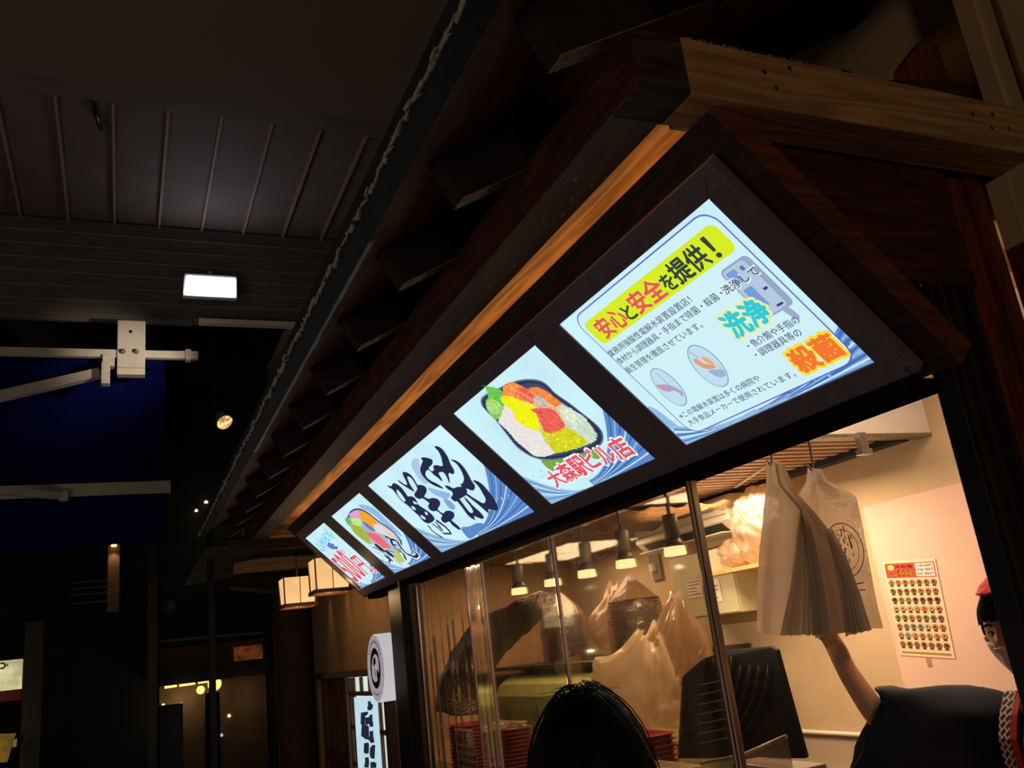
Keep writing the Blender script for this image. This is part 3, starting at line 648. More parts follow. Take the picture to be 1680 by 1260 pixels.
# ---- board 4: bento + small calligraphy
def z4(x, y): return 490 + x/7, 800 + y/7
a = lightbox(5.673, 4.893, 'fourth menu lightbox, a boxed lunch picture with black brush marks across its foot', 5.787, 4.797)
waves(a, .78, 14, 1.0); a.z = 4
a.pxpoly([(700,190),(860,230),(1000,360),(1150,500),(1180,560),(1000,430),(850,300),(720,230)], z4, BL3); a.z += 1
T4 = [(556,400),(566,320),(612,252),(700,235),(800,282),(900,362),(1050,465),(1150,560),(1190,640),(1150,760),(1000,790),(860,690),(740,580),(640,480)]
a.pxpoly(T4, z4, (70, 82, 112)); a.z += 1; a.pxpoly([(860 + (x-860)*.94, 520 + (y-520)*.92) for x, y in T4], z4, (170, 185, 205)); a.z += 1
for pts, c in (([(580,310),(640,262),(700,262),(722,335),(650,352)], (224, 160, 212)), ([(700,265),(790,290),(905,392),(905,440),(845,455),(765,385),(715,345)], (250, 166, 50)),
    ([(536,350),(600,348),(614,402),(572,424)], (112, 186, 96)), ([(600,352),(710,352),(722,432),(664,445)], (196, 236, 130)), ([(600,428),(700,440),(800,540),(825,635),(780,622),(650,520)], (170, 184, 70)),
    ([(865,430),(920,408),(1040,480),(1128,560),(1100,610),(1000,540),(900,500)], (228, 222, 224)), ([(786,510),(905,528),(1000,618),(1055,692),(950,692),(850,592)], (242, 110, 120)), ([(990,480),(1080,530),(1140,580),(1080,570)], (232, 200, 160)),
    ([(735,380),(800,410),(880,480),(860,490),(780,440)], (110, 130, 165)), ([(820,640),(900,660),(1000,760),(960,790),(860,700)], (206, 228, 240))):
    a.pxpoly(pts, z4, c); speckle(a, pts, z4, c, 16); a.z += 1
a.z += 1; S4 = lambda pts, w, c=INK: a.stroke([a.px(*z4(*p)) for p in pts], w, c)
for c, k in (((222, 242, 250), .024), (INK, 0)):
    S4([(1000,548),(1062,580),(1084,640),(1140,700),(1205,742),(1242,818)], (.026 + k, .018 + k), c); S4([(1072,582),(1132,602),(1172,662),(1240,740),(1300,768),(1345,785),(1372,760),(1340,730),(1305,700)], .022 + k, c)
    S4([(832,590),(890,630),(930,660)], .012 + k, c); S4([(862,672),(930,702),(1000,750),(1052,800),(1046,850)], .014 + k, c); S4([(1090,800),(1150,850),(1205,890)], .008 + k, c); [a.ell(*a.px(*z4(*q_)), r1 + k/2, r2 + k/2, c, .5, 18) for q_, r1, r2 in (((938,682), .030, .046), ((1050,748), .030, .040), ((1040,800), .018, .04))]; S4([(1020,700),(1100,735)], .016 + k, c); S4([(1090,640),(1140,655)], .016 + k, c)
    a.z += 1
a.pxpoly([(1100,722),(1150,728),(1212,800),(1212,850),(1160,842),(1112,792)], z4, (186, 208, 110)); 
finish(a)

# ---- board 5: price
a = lightbox(6.596, 5.901, 'farthest menu lightbox, showing a big red 500 yen price under pale cyan lettering', 6.70, 5.787)
waves(a, .695, 17, .7); a.z = 5
r5 = random.Random(4)
for i in range(95):   # small cyan lettering, too soft to read
    u = r5.uniform(.05, .60); v = .430 + .05*(u/.6) + r5.uniform(-.035, .035); a.stroke([(u, v), (u + r5.choice([.028, 0.002, .016]), v + r5.choice([.003, .022, -.016]))], .009, r5.choice([(84, 190, 240), (110, 208, 246)]))
a.pxpoly([(335,640),(352,622),(372,640),(400,640),(412,668),(442,672),(452,690),(444,712),(450,735),(425,722),(410,708),(380,700),(360,692),(330,665)], z4, (112, 118, 200), 2)
for (s_, u0, u1, v0, v1, c, b) in (('5', .035, .140, .060, .315, RED, .025), ('0', .165, .270, .066, .335, RED, .025), ('0', .300, .405, .072, .350, RED, .025), ('円', .440, .600, .080, .250, RED, .022), ('税込', .400, .500, .300, .345, (226, 120, 170), .02), ('か', .610, .655, .06, .12, RED, .02), ('ら', .655, .69, .06, .11, RED, .02)):
    a.text(s_, u0, v0, u1, v1, c, b, (236, 248, 255), .03)
finish(a)
# ================================================================= CLEAR SCREENS IN FRONT OF THE KITCHEN
def clear_mat(name, tint, refl, rough=0.03, film=0.10):
    m = bpy.data.materials.new(name); m.use_nodes = True; nt = m.node_tree; nt.nodes.clear(); N = nt.nodes.new
    o = N('ShaderNodeOutputMaterial'); t = N('ShaderNodeBsdfTransparent'); t.inputs[0].default_value = lin(tint)
    g = N('ShaderNodeBsdfGlossy'); g.inputs['Roughness'].default_value = rough; d_ = N('ShaderNodeBsdfDiffuse'); d_.inputs[0].default_value = lin((215, 205, 190))
    lw = N('ShaderNodeLayerWeight'); lw.inputs[0].default_value = 0.35; mr = N('ShaderNodeMapRange'); mr.inputs[3].default_value = refl; mr.inputs[4].default_value = 0.55
    nt.links.new(lw.outputs['Fresnel'], mr.inputs[0])
    nz = N('ShaderNodeTexNoise'); nz.inputs['Scale'].default_value = 3.0; nz.inputs['Detail'].default_value = 4; tc = N('ShaderNodeTexCoord'); mp = N('ShaderNodeMapping'); mp.inputs['Scale'].default_value = (1, 3, .6)
    nt.links.new(tc.outputs['Object'], mp.inputs[0]); nt.links.new(mp.outputs[0], nz.inputs['Vector'])
    r2 = N('ShaderNodeMapRange'); r2.inputs[1].default_value = .4; r2.inputs[2].default_value = .7; r2.inputs[3].default_value = film*.3; r2.inputs[4].default_value = film*1.6; nt.links.new(nz.outputs[0], r2.inputs[0])
    m1 = N('ShaderNodeMixShader'); nt.links.new(r2.outputs[0], m1.inputs[0]); nt.links.new(t.outputs[0], m1.inputs[1]); nt.links.new(d_.outputs[0], m1.inputs[2])
    m2 = N('ShaderNodeMixShader'); nt.links.new(mr.outputs[0], m2.inputs[0]); nt.links.new(m1.outputs[0], m2.inputs[1]); nt.links.new(g.outputs[0], m2.inputs[2])
    nt.links.new(m2.outputs[0], o.inputs[0]); return m
M_pane = clear_mat('clear_acrylic', (248, 242, 232), 0.02, .03, .05)
M_vinyl = clear_mat('clear_vinyl', (240, 230, 218), 0.03, .10, .06)
M_edge = paint('acrylic_edge', (150, 130, 135), .25, .1, 20); M_al = paint('brushed_aluminium', (168, 152, 138), .32, .15, 30, metal=.8, stretch=(1, 1, .1))
for (y0, y1, mat, lab, edge) in ((2.42, 3.50, M_pane, 'clear acrylic screen nearest the serving opening, behind its steel upright', 1), (3.53, 4.37, M_pane, 'clear acrylic screen between two thin vertical edges, second from the serving opening', 0),
                                 (4.40, 4.62, M_vinyl, 'narrow clear vinyl strip third from the serving opening', 0), (4.64, 5.54, M_vinyl, 'rippled clear vinyl curtain hanging beside the far black post', 0)):
    t = thing('clear_screen', (1.75, (y0+y1)/2, -.7), lab, 'screen', 'clear screens above the counter')
    if mat is M_pane: MB().box((1.745, y0, -.69), (1.749, y1, .44)).build('pane', mat, t)
    else:
        mb = MB(); n = 24; rings = []
        for i in range(n + 1):
            y = y0 + (y1 - y0)*i/n; x = 1.75 + .018*math.sin(i*1.9) + .008*math.sin(i*.7)
            rings.append([(x, y, -.69 + 1.13*k/6) for k in range(7)])
        mb.loft(rings, closed=False).build('pane', mat, t)
    if edge:
        e = MB().box((1.735, 2.385, -.69), (1.758, 2.42, .46)); e.box((1.725, 2.392, -.69), (1.735, 2.402, .46)); e.build('upright', M_al, t, bevel=.003)['label'] = 'brushed steel upright'
    MB().box((1.742, y1 - .006, -.69), (1.754, y1 + .006, .44)).build('vertical_edge', M_edge, t)

# ================================================================= COUNTERS
M_ss = paint('stainless', (170, 160, 150), .28, .1, 30, metal=.9); M_wht = paint('enamel_white', (222, 212, 190), .4, .04, 6)
t = thing('serving_counter', (1.9, 3.8, -1.6), 'white fronted serving counter below the clear screens', 'counter')
MB().box((1.78, 1.5, -1.6), (2.0, 6.2, -.74)).build('body', M_wht, t); MB().box((1.74, 1.47, -.74), (2.04, 6.22, -.70)).build('worktop', M_ss, t, bevel=.004)
t = thing('back_bench', (2.85, 4.5, -1.6), 'steel work bench along the kitchen back wall', 'counter')
MB().box((2.2, 2.72, -.66), (3.2, 6.2, -.62)).build('worktop', M_ss, t, bevel=.004)
MB().box((2.25, 2.80, -1.6), (3.15, 6.15, -.66)).build('body', M_wht, t)
# wall shelf
t = thing('wall_shelf', (2.9, 5.0, -.17), 'dark shelf on the kitchen back wall carrying wrapped trays', 'shelf')
MB().box((2.48, 4.15, -.165), (3.23, 6.2, -.14)).build('board', paint('shelf_dark', (58, 44, 34), .5), t, bevel=.003)
for y in (4.2, 6.05): MB().prism([(3.23, y, -.165), (2.6, y, -.165), (3.23, y, -.35)], (0, .02, 0)).build('bracket', M_black, t)
t = thing('plywood_shelf', (3.1, 3.8, .25), 'short bare plywood shelf holding plastic-wrapped packs under the ceiling', 'shelf')
MB().box((2.92, 3.50, .235), (3.23, 4.12, .255)).build('board', paint('ply', (214, 160, 96), .6), t)
MB().prism([(3.23, 3.6, .235), (3.0, 3.6, .235), (3.23, 3.6, .15)], (0, .02, 0)).build('bracket', M_metal, t)

# ================================================================= PENDANT SPOT LAMPS
M_sock = paint('socket_grey', (112, 106, 98), .5, .06, 20); M_cone = paint('bulb_housing', (86, 78, 68), .45, .05, 20)
M_lens = emit('bulb_glow', (255, 222, 160), 3.2, .35, 300)
def pendant(y, label):
    t = thing('pendant_lamp', (2.2, y, .29), label, 'lamp', 'row of pendant spot lamps in the kitchen')
    z = .292
    MB().tube([(2.2, y, z + .17), (2.2, y, .668)], .009, 8).lathe((2.2, y, .655), (0, 0, 1), [(.03, 0), (.03, .012)], 16).build('stem', M_cone, t)
    MB().lathe((2.2, y, z + .075), (0, 0, 1), [(.0, 0), (.033, .0), (.033, .098), (.028, .104), (0, .104)], 20).build('socket', M_sock, t)
    MB().lathe((2.2, y, z + .038), (0, 0, 1), [(.044, 0), (.036, .018), (.027, .038)], 20).build('bulb_housing', M_cone, t)
    mb = MB(); n = 22; prof = [(.047, .0), (.0475, .006), (.044, .036)]
    mb.lathe((2.2, y, z), (0, 0, 1), [(.030, .002), (.047, .0), (.046, .006), (.038, .038)], 22)
    for k in range(n):
        a_ = 2*math.pi*k/n; c_, s_ = math.cos(a_), math.sin(a_); mb.bar((2.2 + .047*c_, y + .047*s_, z + .003), (2.2 + .043*c_, y + .043*s_, z + .037), .004, .005, (c_, s_, 0))
    mb.build('glowing_lens', M_lens, t)
    lamp('pendant_light', 'POINT', (2.2, y, z - .05), 4.2, (1.0, .74, .48), .002)
for y, l in ((3.225, 'pendant spot lamp nearest the serving opening, beside the steel upright'), (3.65, 'second pendant spot lamp from the serving opening'), (4.05, 'third pendant spot lamp from the serving opening, under a loop of cable'),
             (4.46, 'pendant spot lamp behind the second vertical screen edge'), (4.93, 'pendant spot lamp farthest from the serving opening')): pendant(y, l)

# ================================================================= BACK WALL FITTINGS
t = thing('air_conditioner', (3.12, 4.33, .46), 'cream wall-mounted air conditioner with a dark open louvre', 'air conditioner')
mb = MB().prism([(3.24, 3.84, .66), (3.04, 3.84, .66), (3.0, 3.84, .63), (3.0, 3.84, .52), (3.06, 3.84, .465), (3.24, 3.84, .455)], (0, .98, 0)); mb.build('casing', M_wht, t, bevel=.006)
MB().prism([(3.012, 3.92, .512), (3.058, 3.92, .468), (3.052, 3.92, .462), (3.004, 3.92, .508)], (0, .82, 0)).build('vent', paint('vent_dark', (38, 44, 34), .5), t)
MB().box((2.985, 3.9, .455), (3.045, 4.76, .461)).build('louvre', M_wht, t)
MB().box((2.994, 3.86, .55), (3.0, 4.80, .553)).build('panel_seam', paint('seam_tan', (150, 120, 80), .6), t)
t = thing('wall_cabinet', (3.12, 4.2, .02), 'cream wall cabinet with paper notes below the air conditioner', 'cabinet')
MB().box((3.02, 3.90, .03), (3.24, 4.50, .385)).build('body', paint('cabinet_cream', (206, 200, 160), .5, .04), t, bevel=.004)
MB().box((3.008, 3.905, .035), (3.02, 4.195, .38)).build('door', paint('cabinet_cream', (206, 200, 160)), t, bevel=.003)
MB().box((3.008, 4.205, .035), (3.02, 4.495, .38)).build('door', paint('cabinet_cream', (206, 200, 160)), t, bevel=.003)
def note(y0, y1, z0, z1, x, label, seed):
    t = thing('paper_note', (x, (y0+y1)/2, z0), label, 'note'); r_ = random.Random(seed)
    MB().box((x, y0, z0), (x + .002, y1, z1)).build('sheet', paint('paper', (232, 222, 205), .8, .02), t)
    mb = MB(); n = 5
    for i in range(n):
        z = z1 - (i + .7)*(z1 - z0)/(n + .6); L = (y1 - y0)*r_.uniform(.5, .85); mb.box((x - .0008, y1 - .01 - L, z), (x, y1 - .01, z + .005))
    mb.build('handwriting', paint('pen', (90, 80, 90), .8), t)
note(4.03, 4.17, .10, .22, 3.004, 'white handwritten note on the near door of the wall cabinet', 1); note(4.20, 4.34, .14, .24, 3.004, 'small lined note beside the steel upright on the cabinet', 2)
t = thing('wall_socket', (3.23, 5.0, .28), 'grey wall socket with a plugged cable beside the air conditioner', 'socket')
MB().box((3.225, 4.93, .30), (3.248, 5.05, .47)).build('plate', paint('plate_grey', (120, 112, 95), .5), t, bevel=.004)
MB().box((3.19, 4.97, .36), (3.226, 5.01, .41)).build('plug', M_wht, t, bevel=.004)
MB().tube(spline([(3.19, 4.99, .37), (3.19, 4.97, .25), (3.21, 4.95, .15), (3.22, 4.80, .10), (3.22, 4.75, -.1)], 5, False), .004, 6).build('cable', M_wht, t)
c_ = MB().tube(spline([atX(975, 872, 3.0), atX(992, 885, 3.0), atX(998, 905, 3.0), atX(985, 916, 3.0), atX(976, 908, 3.0)], 6, False), .006, 6)
c_.tube([atX(975, 872, 3.0), atX(970, 868, 3.1), Vector((3.24, 5.55, .66))], .006, 6); tag(c_.build('hanging_cable', M_black), 'thin black cable looping down the back wall between the pendant lamps', 'cable')
p0, p1 = atX(934, 905, 3.235), atX(943, 925, 3.235)
mb = MB().box((3.225, p1.y, p1.z), (3.248, p0.y, p0.z)); mb.box((3.22, p1.y + .02, p1.z + .03), (3.226, p1.y + .05, p0.z - .02), 1); tag(mb.build('light_switch', [M_wht, M_black]), 'cream light switch on the back wall by the third pendant lamp', 'switch')
mb = MB().box((2.0, 2.40, .61), (3.18, 2.43, .63)); mb.box((2.9, 2.405, .63), (2.92, 2.425, .98)); mb.box((2.1, 2.405, .63), (2.12, 2.425, .98))
cl = atY(1495, 722, 2.40); 
mb = MB().box((cl.x - .02, 2.63, .60), (cl.x + .02, 2.66, .68)); mb.box((cl.x - .028, 2.625, .585), (cl.x + .028, 2.665, .61)); tag(mb.build('ceiling_clip', M_metal, bevel=.002), 'small metal clip under the edge of the white bulkhead', 'clip')
p = atX(1530, 622, 2.9)
mb = MB().box((2.35, p.y - .02, .90), (3.2, p.y + .02, .94)); mb.box((2.3, p.y - .03, .94), (3.22, p.y + .03, .975), 1)
tag(mb.build('tube_lamp', [emit('tube_white', (255, 240, 225), 5), M_white]), 'white fluorescent tube lamp on the shop ceiling behind the sign', 'lamp')
# wires along the slatted ceiling
for a_, b_, l in (((1205, 800), (1258, 765), 'pale wire strung along the slatted ceiling left of the bags'), ((1160, 765), (1300, 728), 'pale cable running across the ceiling slats near the sign')):
    tag(MB().tube([atZ(*a_, .672), atZ(*b_, .672)], .005, 6).build('ceiling_wire', M_wht), l, 'wire')

# ================================================================= POSTERS
def price_poster(TL, U, V, w, h, t, seed):
    """printed menu: header with the price, rows of dishes. U right, V down (unit vectors)"""
    Nn = Vector(V).cross(Vector(U)).normalized(); U, V, TL = Vector(U).normalized(), Vector(V).normalized(), Vector(TL); layer = [0]
    if Nn.x > 0: Nn = -Nn
    mats = []; mb = MB(); r_ = random.Random(seed)
    def mi(c):
        m = paint('ink_%d_%d_%d' % c, c, .7, .0)
        if m not in mats: mats.append(m)
        return mats.index(m)
    def P(a, b): return TL + U*(a*w) + V*(b*h) + Nn*(.0012 + .0003*layer[0])
    def R(a0, b0, a1, b1, c): mb.add([P(a0, b0), P(a1, b0), P(a1, b1), P(a0, b1)], [(0, 1, 2, 3)], mi(c))
    def T(s, a0, b0, a1, b1, c, bold=.02):
        vs, fs, _ = text_shape(s)
        for dx in (0, bold*(b1-b0)*h/w, -bold*(b1-b0)*h/w): mb.add([P(a0 + dx + (a1-a0)*x, b1 + (b0-b1)*y) for x, y in vs], fs, mi(c))
    MB().add([P(0,0) , P(1,0), P(1,1), P(0,1)] + [q - Nn*.001 for q in (P(0,0), P(1,0), P(1,1), P(0,1))], [(0,1,2,3),(7,6,5,4),(0,4,5,1),(1,5,6,2),(2,6,7,3),(3,7,4,0)]).build('paper', paint('poster_cream', (232, 206, 168), .5, .03), t)
    layer[0] = 1; R(.03, .03, .97, .185, (186, 62, 44)); layer[0] = 2
    T('500', .24, .105, .50, .17, (250, 214, 60), .05); T('円', .51, .115, .58, .165, (250, 214, 60), .04); T('丼各種', .22, .05, .56, .085, (70, 60, 110), .02); T('定価', .12, .13, .21, .17, (240, 200, 210), .02)
    mb.add([P(.14 + .065*math.cos(q*.449), .075 + .03*math.sin(q*.449)) for q in range(14)], [tuple(range(14))], mi((236, 196, 110)))
    R(.61, .04, .95, .175, (236, 222, 214)); layer[0] = 3
    for i, (s, c) in enumerate((('600円', (210, 80, 70)), ('700円', (70, 76, 110)), ('800円', (80, 120, 80)))):
        T(s, .77, .05 + .042*i, .93, .08 + .042*i, c, .03); T(('大盛', '特盛', '味噌汁')[i], .63, .053 + .042*i, .75, .078 + .042*i, c, .02)
    pal = [[(196,110,74),(186,100,66),(170,96,60)], [(190,104,72),(178,120,84),(120,96,60)], [(96,52,40),(112,60,46),(150,120,80)], [(220,180,110),(226,160,90),(206,110,70)], [(150,92,64),(170,110,76),(110,130,70)], [(206,200,180),(120,140,110),(200,110,80)], [(206,130,60),(140,170,150),(196,150,100)], [(150,96,66),(160,110,80),(130,90,60)]]
    for j in range(8):
        for i in range(7):
            ca, cb = .10 + .133*i, .235 + .092*j; c = r_.choice(pal[j])
            mb.add([P(ca + .056*math.cos(q*.628), cb + .03*math.sin(q*.628)) for q in range(10)], [tuple(range(10))], mi((92, 66, 44)))
            layer[0] = 4; mb.add([P(ca + .045*math.cos(q*.785), cb - .003 + .022*math.sin(q*.785)) for q in range(8)], [tuple(range(8))], mi(c))
            mb.add([P(ca + r_.uniform(-.01, .01) + .02*math.cos(q*1.05), cb - .004 + .010*math.sin(q*1.05)) for q in range(6)], [tuple(range(6))], mi(tuple(min(255, v + 45) for v in c)))
            R(ca - .032, cb + .028, ca + .032, cb + .043, (74, 52, 36)); layer[0] = 3
    R(.05, .955, .95, .972, (150, 126, 70))
    mb.build('printing', mats, t)
X_ = 3.236; TL, TR, BLc = atX(1448, 921, X_), atX(1534, 916, X_), atX(1477, 1075, X_)
t = thing('menu_poster', (X_, TL.y, BLc.z), 'price poster with red header and rows of rice bowls on the pinkish wall', 'poster')
price_poster(TL, TR - TL, BLc - TL, (TR-TL).length, (BLc-TL).length, t, 3)
p = atX(1523, 1082, X_); MB().box((X_ - .001, p.y - .012, p.z - .03), (X_ + .001, p.y + .012, p.z + .02)).build('tape', sheet('tape', (235, 215, 190), .6, .2), t)
t = thing('menu_card', (1.735, 5.0, -.72), 'small red-headed price menu inside the clear vinyl by the red trays', 'poster')
TL, TR = atX(746, 1193, 1.79), atX(777, 1198, 1.79); price_poster(TL, TR - TL, (0, 0, -1), (TR-TL).length, (TR-TL).length*1.42, t, 4)

# ================================================================= HANGING CARRIER BAGS
M_bag = sheet('bag_film', (190, 172, 150), .06, .04, .5, .40, .35, 9); M_bag2 = sheet('bag_film_clear', (200, 186, 168), .34, .2, .22, .5, .8, 14, .12)
M_bagd = sheet('bag_film_fold', (176, 156, 132), .05, .05, .45, .40, .4, 12)
rl = MB().tube([(1.96, 1.5, .64), (1.96, 2.64, .64)], .008, 10); rl.tube([(1.96, 1.7, .64), (1.96, 1.7, .98)], .005, 6); rl.tube([(1.96, 2.5, .64), (1.96, 2.5, .98)], .005, 6)
tag(rl.build('hanging_rail', M_al), 'steel rail hidden behind the sign that carries the bag hooks', 'rail')
for (px_, py_, lab) in ((1268, 757, 'wire hook holding the front bundle of carrier bags'), (1335, 765, 'wire hook holding the rear clear carrier bag')):
    p = atX(px_, py_, 1.96); hk = MB().tube(spline([(1.96, p.y, .652), (1.972, p.y, .645), (1.965, p.y, .60), (1.96, p.y, p.z + .03), (1.95, p.y, p.z - .012), (1.935, p.y, p.z + .005)], 4, False), .0035, 8)
    tag(hk.build('bag_hook', M_al), lab, 'hook')
def film(L, Rr, X, amp, seed, nseg=10, nrow=20, mat=None, dx=0.0, waven=2.5):
    """carrier-bag leaf between a left and right outline (photo pixels on the plane x = X)"""
    Lp = [atX(*q, X) for q in L]; Rp = [atX(*q, X) for q in Rr]; r_ = random.Random(seed); ph = r_.uniform(0, 6)
    def samp(c, t):
        q = t*(len(c)-1); i = min(int(q), len(c)-2); s = q - i; s_ = s*s*(3-2*s)*.3 + s*.7; return c[i].lerp(c[i+1], s_)
    rings = []
    for j in range(nrow + 1):
        t = j/nrow; a_, b_ = samp(Lp, t), samp(Rp, t); row = []
        for i in range(nseg + 1):
            s = i/nseg; p = a_.lerp(b_, s); p.x += amp*(.25 + t)*math.sin(ph + s*math.pi*waven) + dx*s + .003*noise.noise(Vector((p.y*25, p.z*8, seed))); 
            if j == nrow: p.z += .0025*math.sin(s*4 + ph)
            row.append(p)
        rings.append(row)
    return MB().loft(rings, closed=False)
def carrier(label, L, Rr, X, amp, seed, mat, dx=0, grp='white carrier bags hanging in a bundle', waven=2.5):
    o = film(L, Rr, X, amp, seed, mat=mat, dx=dx, waven=waven).build('carrier_bag', mat); return tag(o, label, 'bag', grp)
carrier('broad left-hand carrier bag of the hanging bundle', [(1256,757),(1255,800),(1249,850),(1243,905),(1238,965),(1238,1038)], [(1274,757),(1278,800),(1313,836),(1309,890),(1300,965),(1292,1044)], 1.955, .012, 1, M_bag, .01)
carrier('right-hand carrier bag of the hanging bundle, its handle cut open in a V', [(1272,760),(1278,795),(1315,840),(1324,900),(1332,970),(1340,1046)], [(1286,762),(1303,806),(1335,842),(1370,885),(1402,965),(1426,1034)], 1.957, .010, 2, M_bagd, .0)
FA = [(1312,838),(1306,900),(1297,965),(1280,1041)]; FB = [(1317,838),(1334,900),(1346,965),(1356,1043)]
GA = [(1354,868),(1366,912),(1378,965),(1388,1044)]; GB = [(1360,868),(1386,920),(1408,980),(1424,1034)]
def lerpc(a_, b_, t): return [(p[0] + (q[0]-p[0])*t, p[1] + (q[1]-p[1])*t) for p, q in zip(a_, b_)]
for k in range(7): carrier(('leftmost','second','third','fourth','fifth','sixth','seventh')[k] + ' narrow folded bag leaf of the middle fan of the hanging bundle', lerpc(FA, FB, k/7), lerpc(FA, FB, (k+1.25)/7), 1.951 - .003*k, .004, 10+k, M_bagd if k % 2 else M_bag, .014, 'folded bag leaves fanned in the middle of the bundle', 1)
for k in range(6): carrier(('leftmost','second','third','fourth','fifth','rightmost')[k] + ' narrow folded bag leaf of the right-hand fan of the hanging bundle', lerpc(GA, GB, k/6), lerpc(GA, GB, (k+1.2)/6), 1.951 - .003*k, .003, 20+k, M_bag if k % 2 else M_bagd, .012, 'folded bag leaves fanned at the right of the bundle', 1)
o = carrier('clear carrier bag with a dark round print hanging behind the bundle', [(1326,766),(1322,792),(1308,815),(1300,860),(1302,930),(1306,990),(1312,1040)], [(1348,770),(1358,790),(1404,812),(1418,870),(1430,940),(1440,995),(1449,1030)], 2.03, .012, 31, M_bag2, 0, None, 3)
if 'group' in o: del o['group']
lg = MB(); c0 = atX(1379, 903, 2.0); inkm = paint('bag_print', (70, 62, 78), .7)
for k in range(40):
    a0, a1 = 2*math.pi*k/40, 2*math.pi*(k+1)/40
    for rr_, w_ in ((.078, .003), (.060, .0018)): lg.add([(2.012, c0.y + (rr_+q)*math.cos(aa), c0.z + (rr_+q)*math.sin(aa)*1.02) for aa in (a0, a1) for q in (0, w_)], [(0, 1, 3, 2)])
lr = random.Random(9)
for k in range(34):
    y, z = c0.y + lr.uniform(-.045, .045), c0.z + lr.uniform(-.05, .05)
    if abs(y-c0.y)**2 + (z-c0.z)**2 < .0029: L = lr.uniform(.006, .022); lg.box((2.0115, y, z), (2.0125, y + .003, z + L))
lg.box((2.0115, c0.y - .05, c0.z - .105), (2.0125, c0.y + .01, c0.z - .102)); lg.box((2.0115, c0.y - .05, c0.z - .125), (2.0125, c0.y + .01, c0.z - .122))
lo = lg.build('round_print', inkm, o)

# ================================================================= CRUMPLED PLASTIC AND GOODS
def crumple(name, c, rad, seed, mat, label, cat='bag', amp=.25, n1=26, n2=40, sc=3.0, top=1.0, parent=None, base_z=None):
    rings = []; c = Vector(c)
    for i in range(n1 + 1):
        th = math.pi*i/n1; row = []
        for k in range(n2):
            ph = 2*math.pi*k/n2; d_ = Vector((math.sin(th)*math.cos(ph), math.sin(th)*math.sin(ph), math.cos(th)))
            q = d_*sc + Vector((seed*7.3, seed*1.7, seed)); a1 = abs(noise.noise(q)); a2 = abs(noise.noise(q*2.3)); a3 = noise.noise(q*.6)
            m_ = 1 + amp*(1.2*a3 - 1.1*a1 - .6*a2 + .25); p = Vector((d_.x*rad[0], d_.y*rad[1], d_.z*rad[2]))*m_ + c
            if base_z is not None and p.z < base_z: p.z = base_z + .001
            row.append(p)
        rings.append(row)
    o = MB().loft(rings).build(name, mat, parent)
    return tag(o, label, cat) if parent is None else o
M_cr = sheet('crumpled_clear', (235, 215, 185), .45, .14, .2, .6, .9, 22, .25); M_milky = sheet('milky_film', (224, 196, 160), .25, .12, .25, .65, .9, 16, .15)
M_brownfilm = sheet('smoky_film', (150, 118, 86), .30, .14, .2, .6, .9, 26, .2)
def sack(label, foot, tip, r0, seed, mat, pleat=.10, squash=1.0, n=26, m=64, name='plastic_bag'):
    """plastic bag: full at the foot, gathered into pleats towards its tip"""
    foot, tip = Vector(foot), Vector(tip); ax = (tip - foot); u = ax.normalized().orthogonal().normalized(); w = ax.normalized().cross(u); rings = []
    for j in range(n + 1):
        t_ = j/n; rad = r0*(.80 + .22*math.sin(math.pi*min(1, t_*1.5))) if t_ < .55 else r0*(.97 - .72*((t_-.55)/.45)**.8); rad *= (.25 + .75*min(1, t_*7)); row = []; pleat_ = pleat*(.4 + 1.8*t_)
        for k in range(m):
            a_ = 2*math.pi*k/m; q = Vector((math.cos(a_)*1.7, math.sin(a_)*1.7, t_*1.6)) + Vector((seed*3.1, seed, 0))
            f_ = 1 + .75*noise.noise(q*.8) + pleat_*(abs(math.sin(a_*5.5 + 3*noise.noise(q*1.3)))-.5) - .25*abs(noise.noise(q*2.2)) - .10*abs(noise.noise(q*5.5))
            row.append(foot + ax*(t_ + .10*noise.noise(q*1.1 + Vector((9, 0, 0)))*t_*2) + (u*math.cos(a_) + w*math.sin(a_)*squash)*rad*f_)
        rings.append(row)
    return tag(MB().loft(rings).build(name, mat), label, 'bag')
M_glow = sheet('glow_film', (255, 236, 204), .10, .12, .22, .6, .5, 7, .12); M_haze = sheet('haze_film', (205, 180, 150), .42, .12, .2, .65, .5, 9, .15)
sack('big crumpled milky plastic bag glowing in lamplight behind the clear screen', atX(1040, 1190, 2.25), atX(1062, 1042, 2.25), .22, 2, M_glow, .16)
sack('grey crumpled plastic bag heaped above the big milky bag', atX(1110, 1130, 2.42), atX(1112, 985, 2.42), .17, 5, M_haze, .14)
sack('rounded smoky plastic bag on the dark shelf between the tray stacks', (2.85, 4.92, -.137), (2.85, 4.90, .27), .17, 6, M_haze, .08)
sack('pale plastic bag hanging low beside the third pendant lamp', (2.85, 5.75, -.137), (2.80, 5.55, .22), .15, 12, M_haze, .1)
crumple('plastic_pack', (3.08, 3.86, .335), (.13, .16, .09), 7, M_cr, 'shiny wrapped pack sitting on the plywood shelf', 'package', amp=.15, base_z=.257)
crumple('plastic_pack', (3.05, 3.60, .45), (.16, .22, .20), 8, M_cr, 'large wrinkled clear plastic bundle on the plywood shelf under the slats', 'package', amp=.2, n1=36, n2=50, base_z=.257)
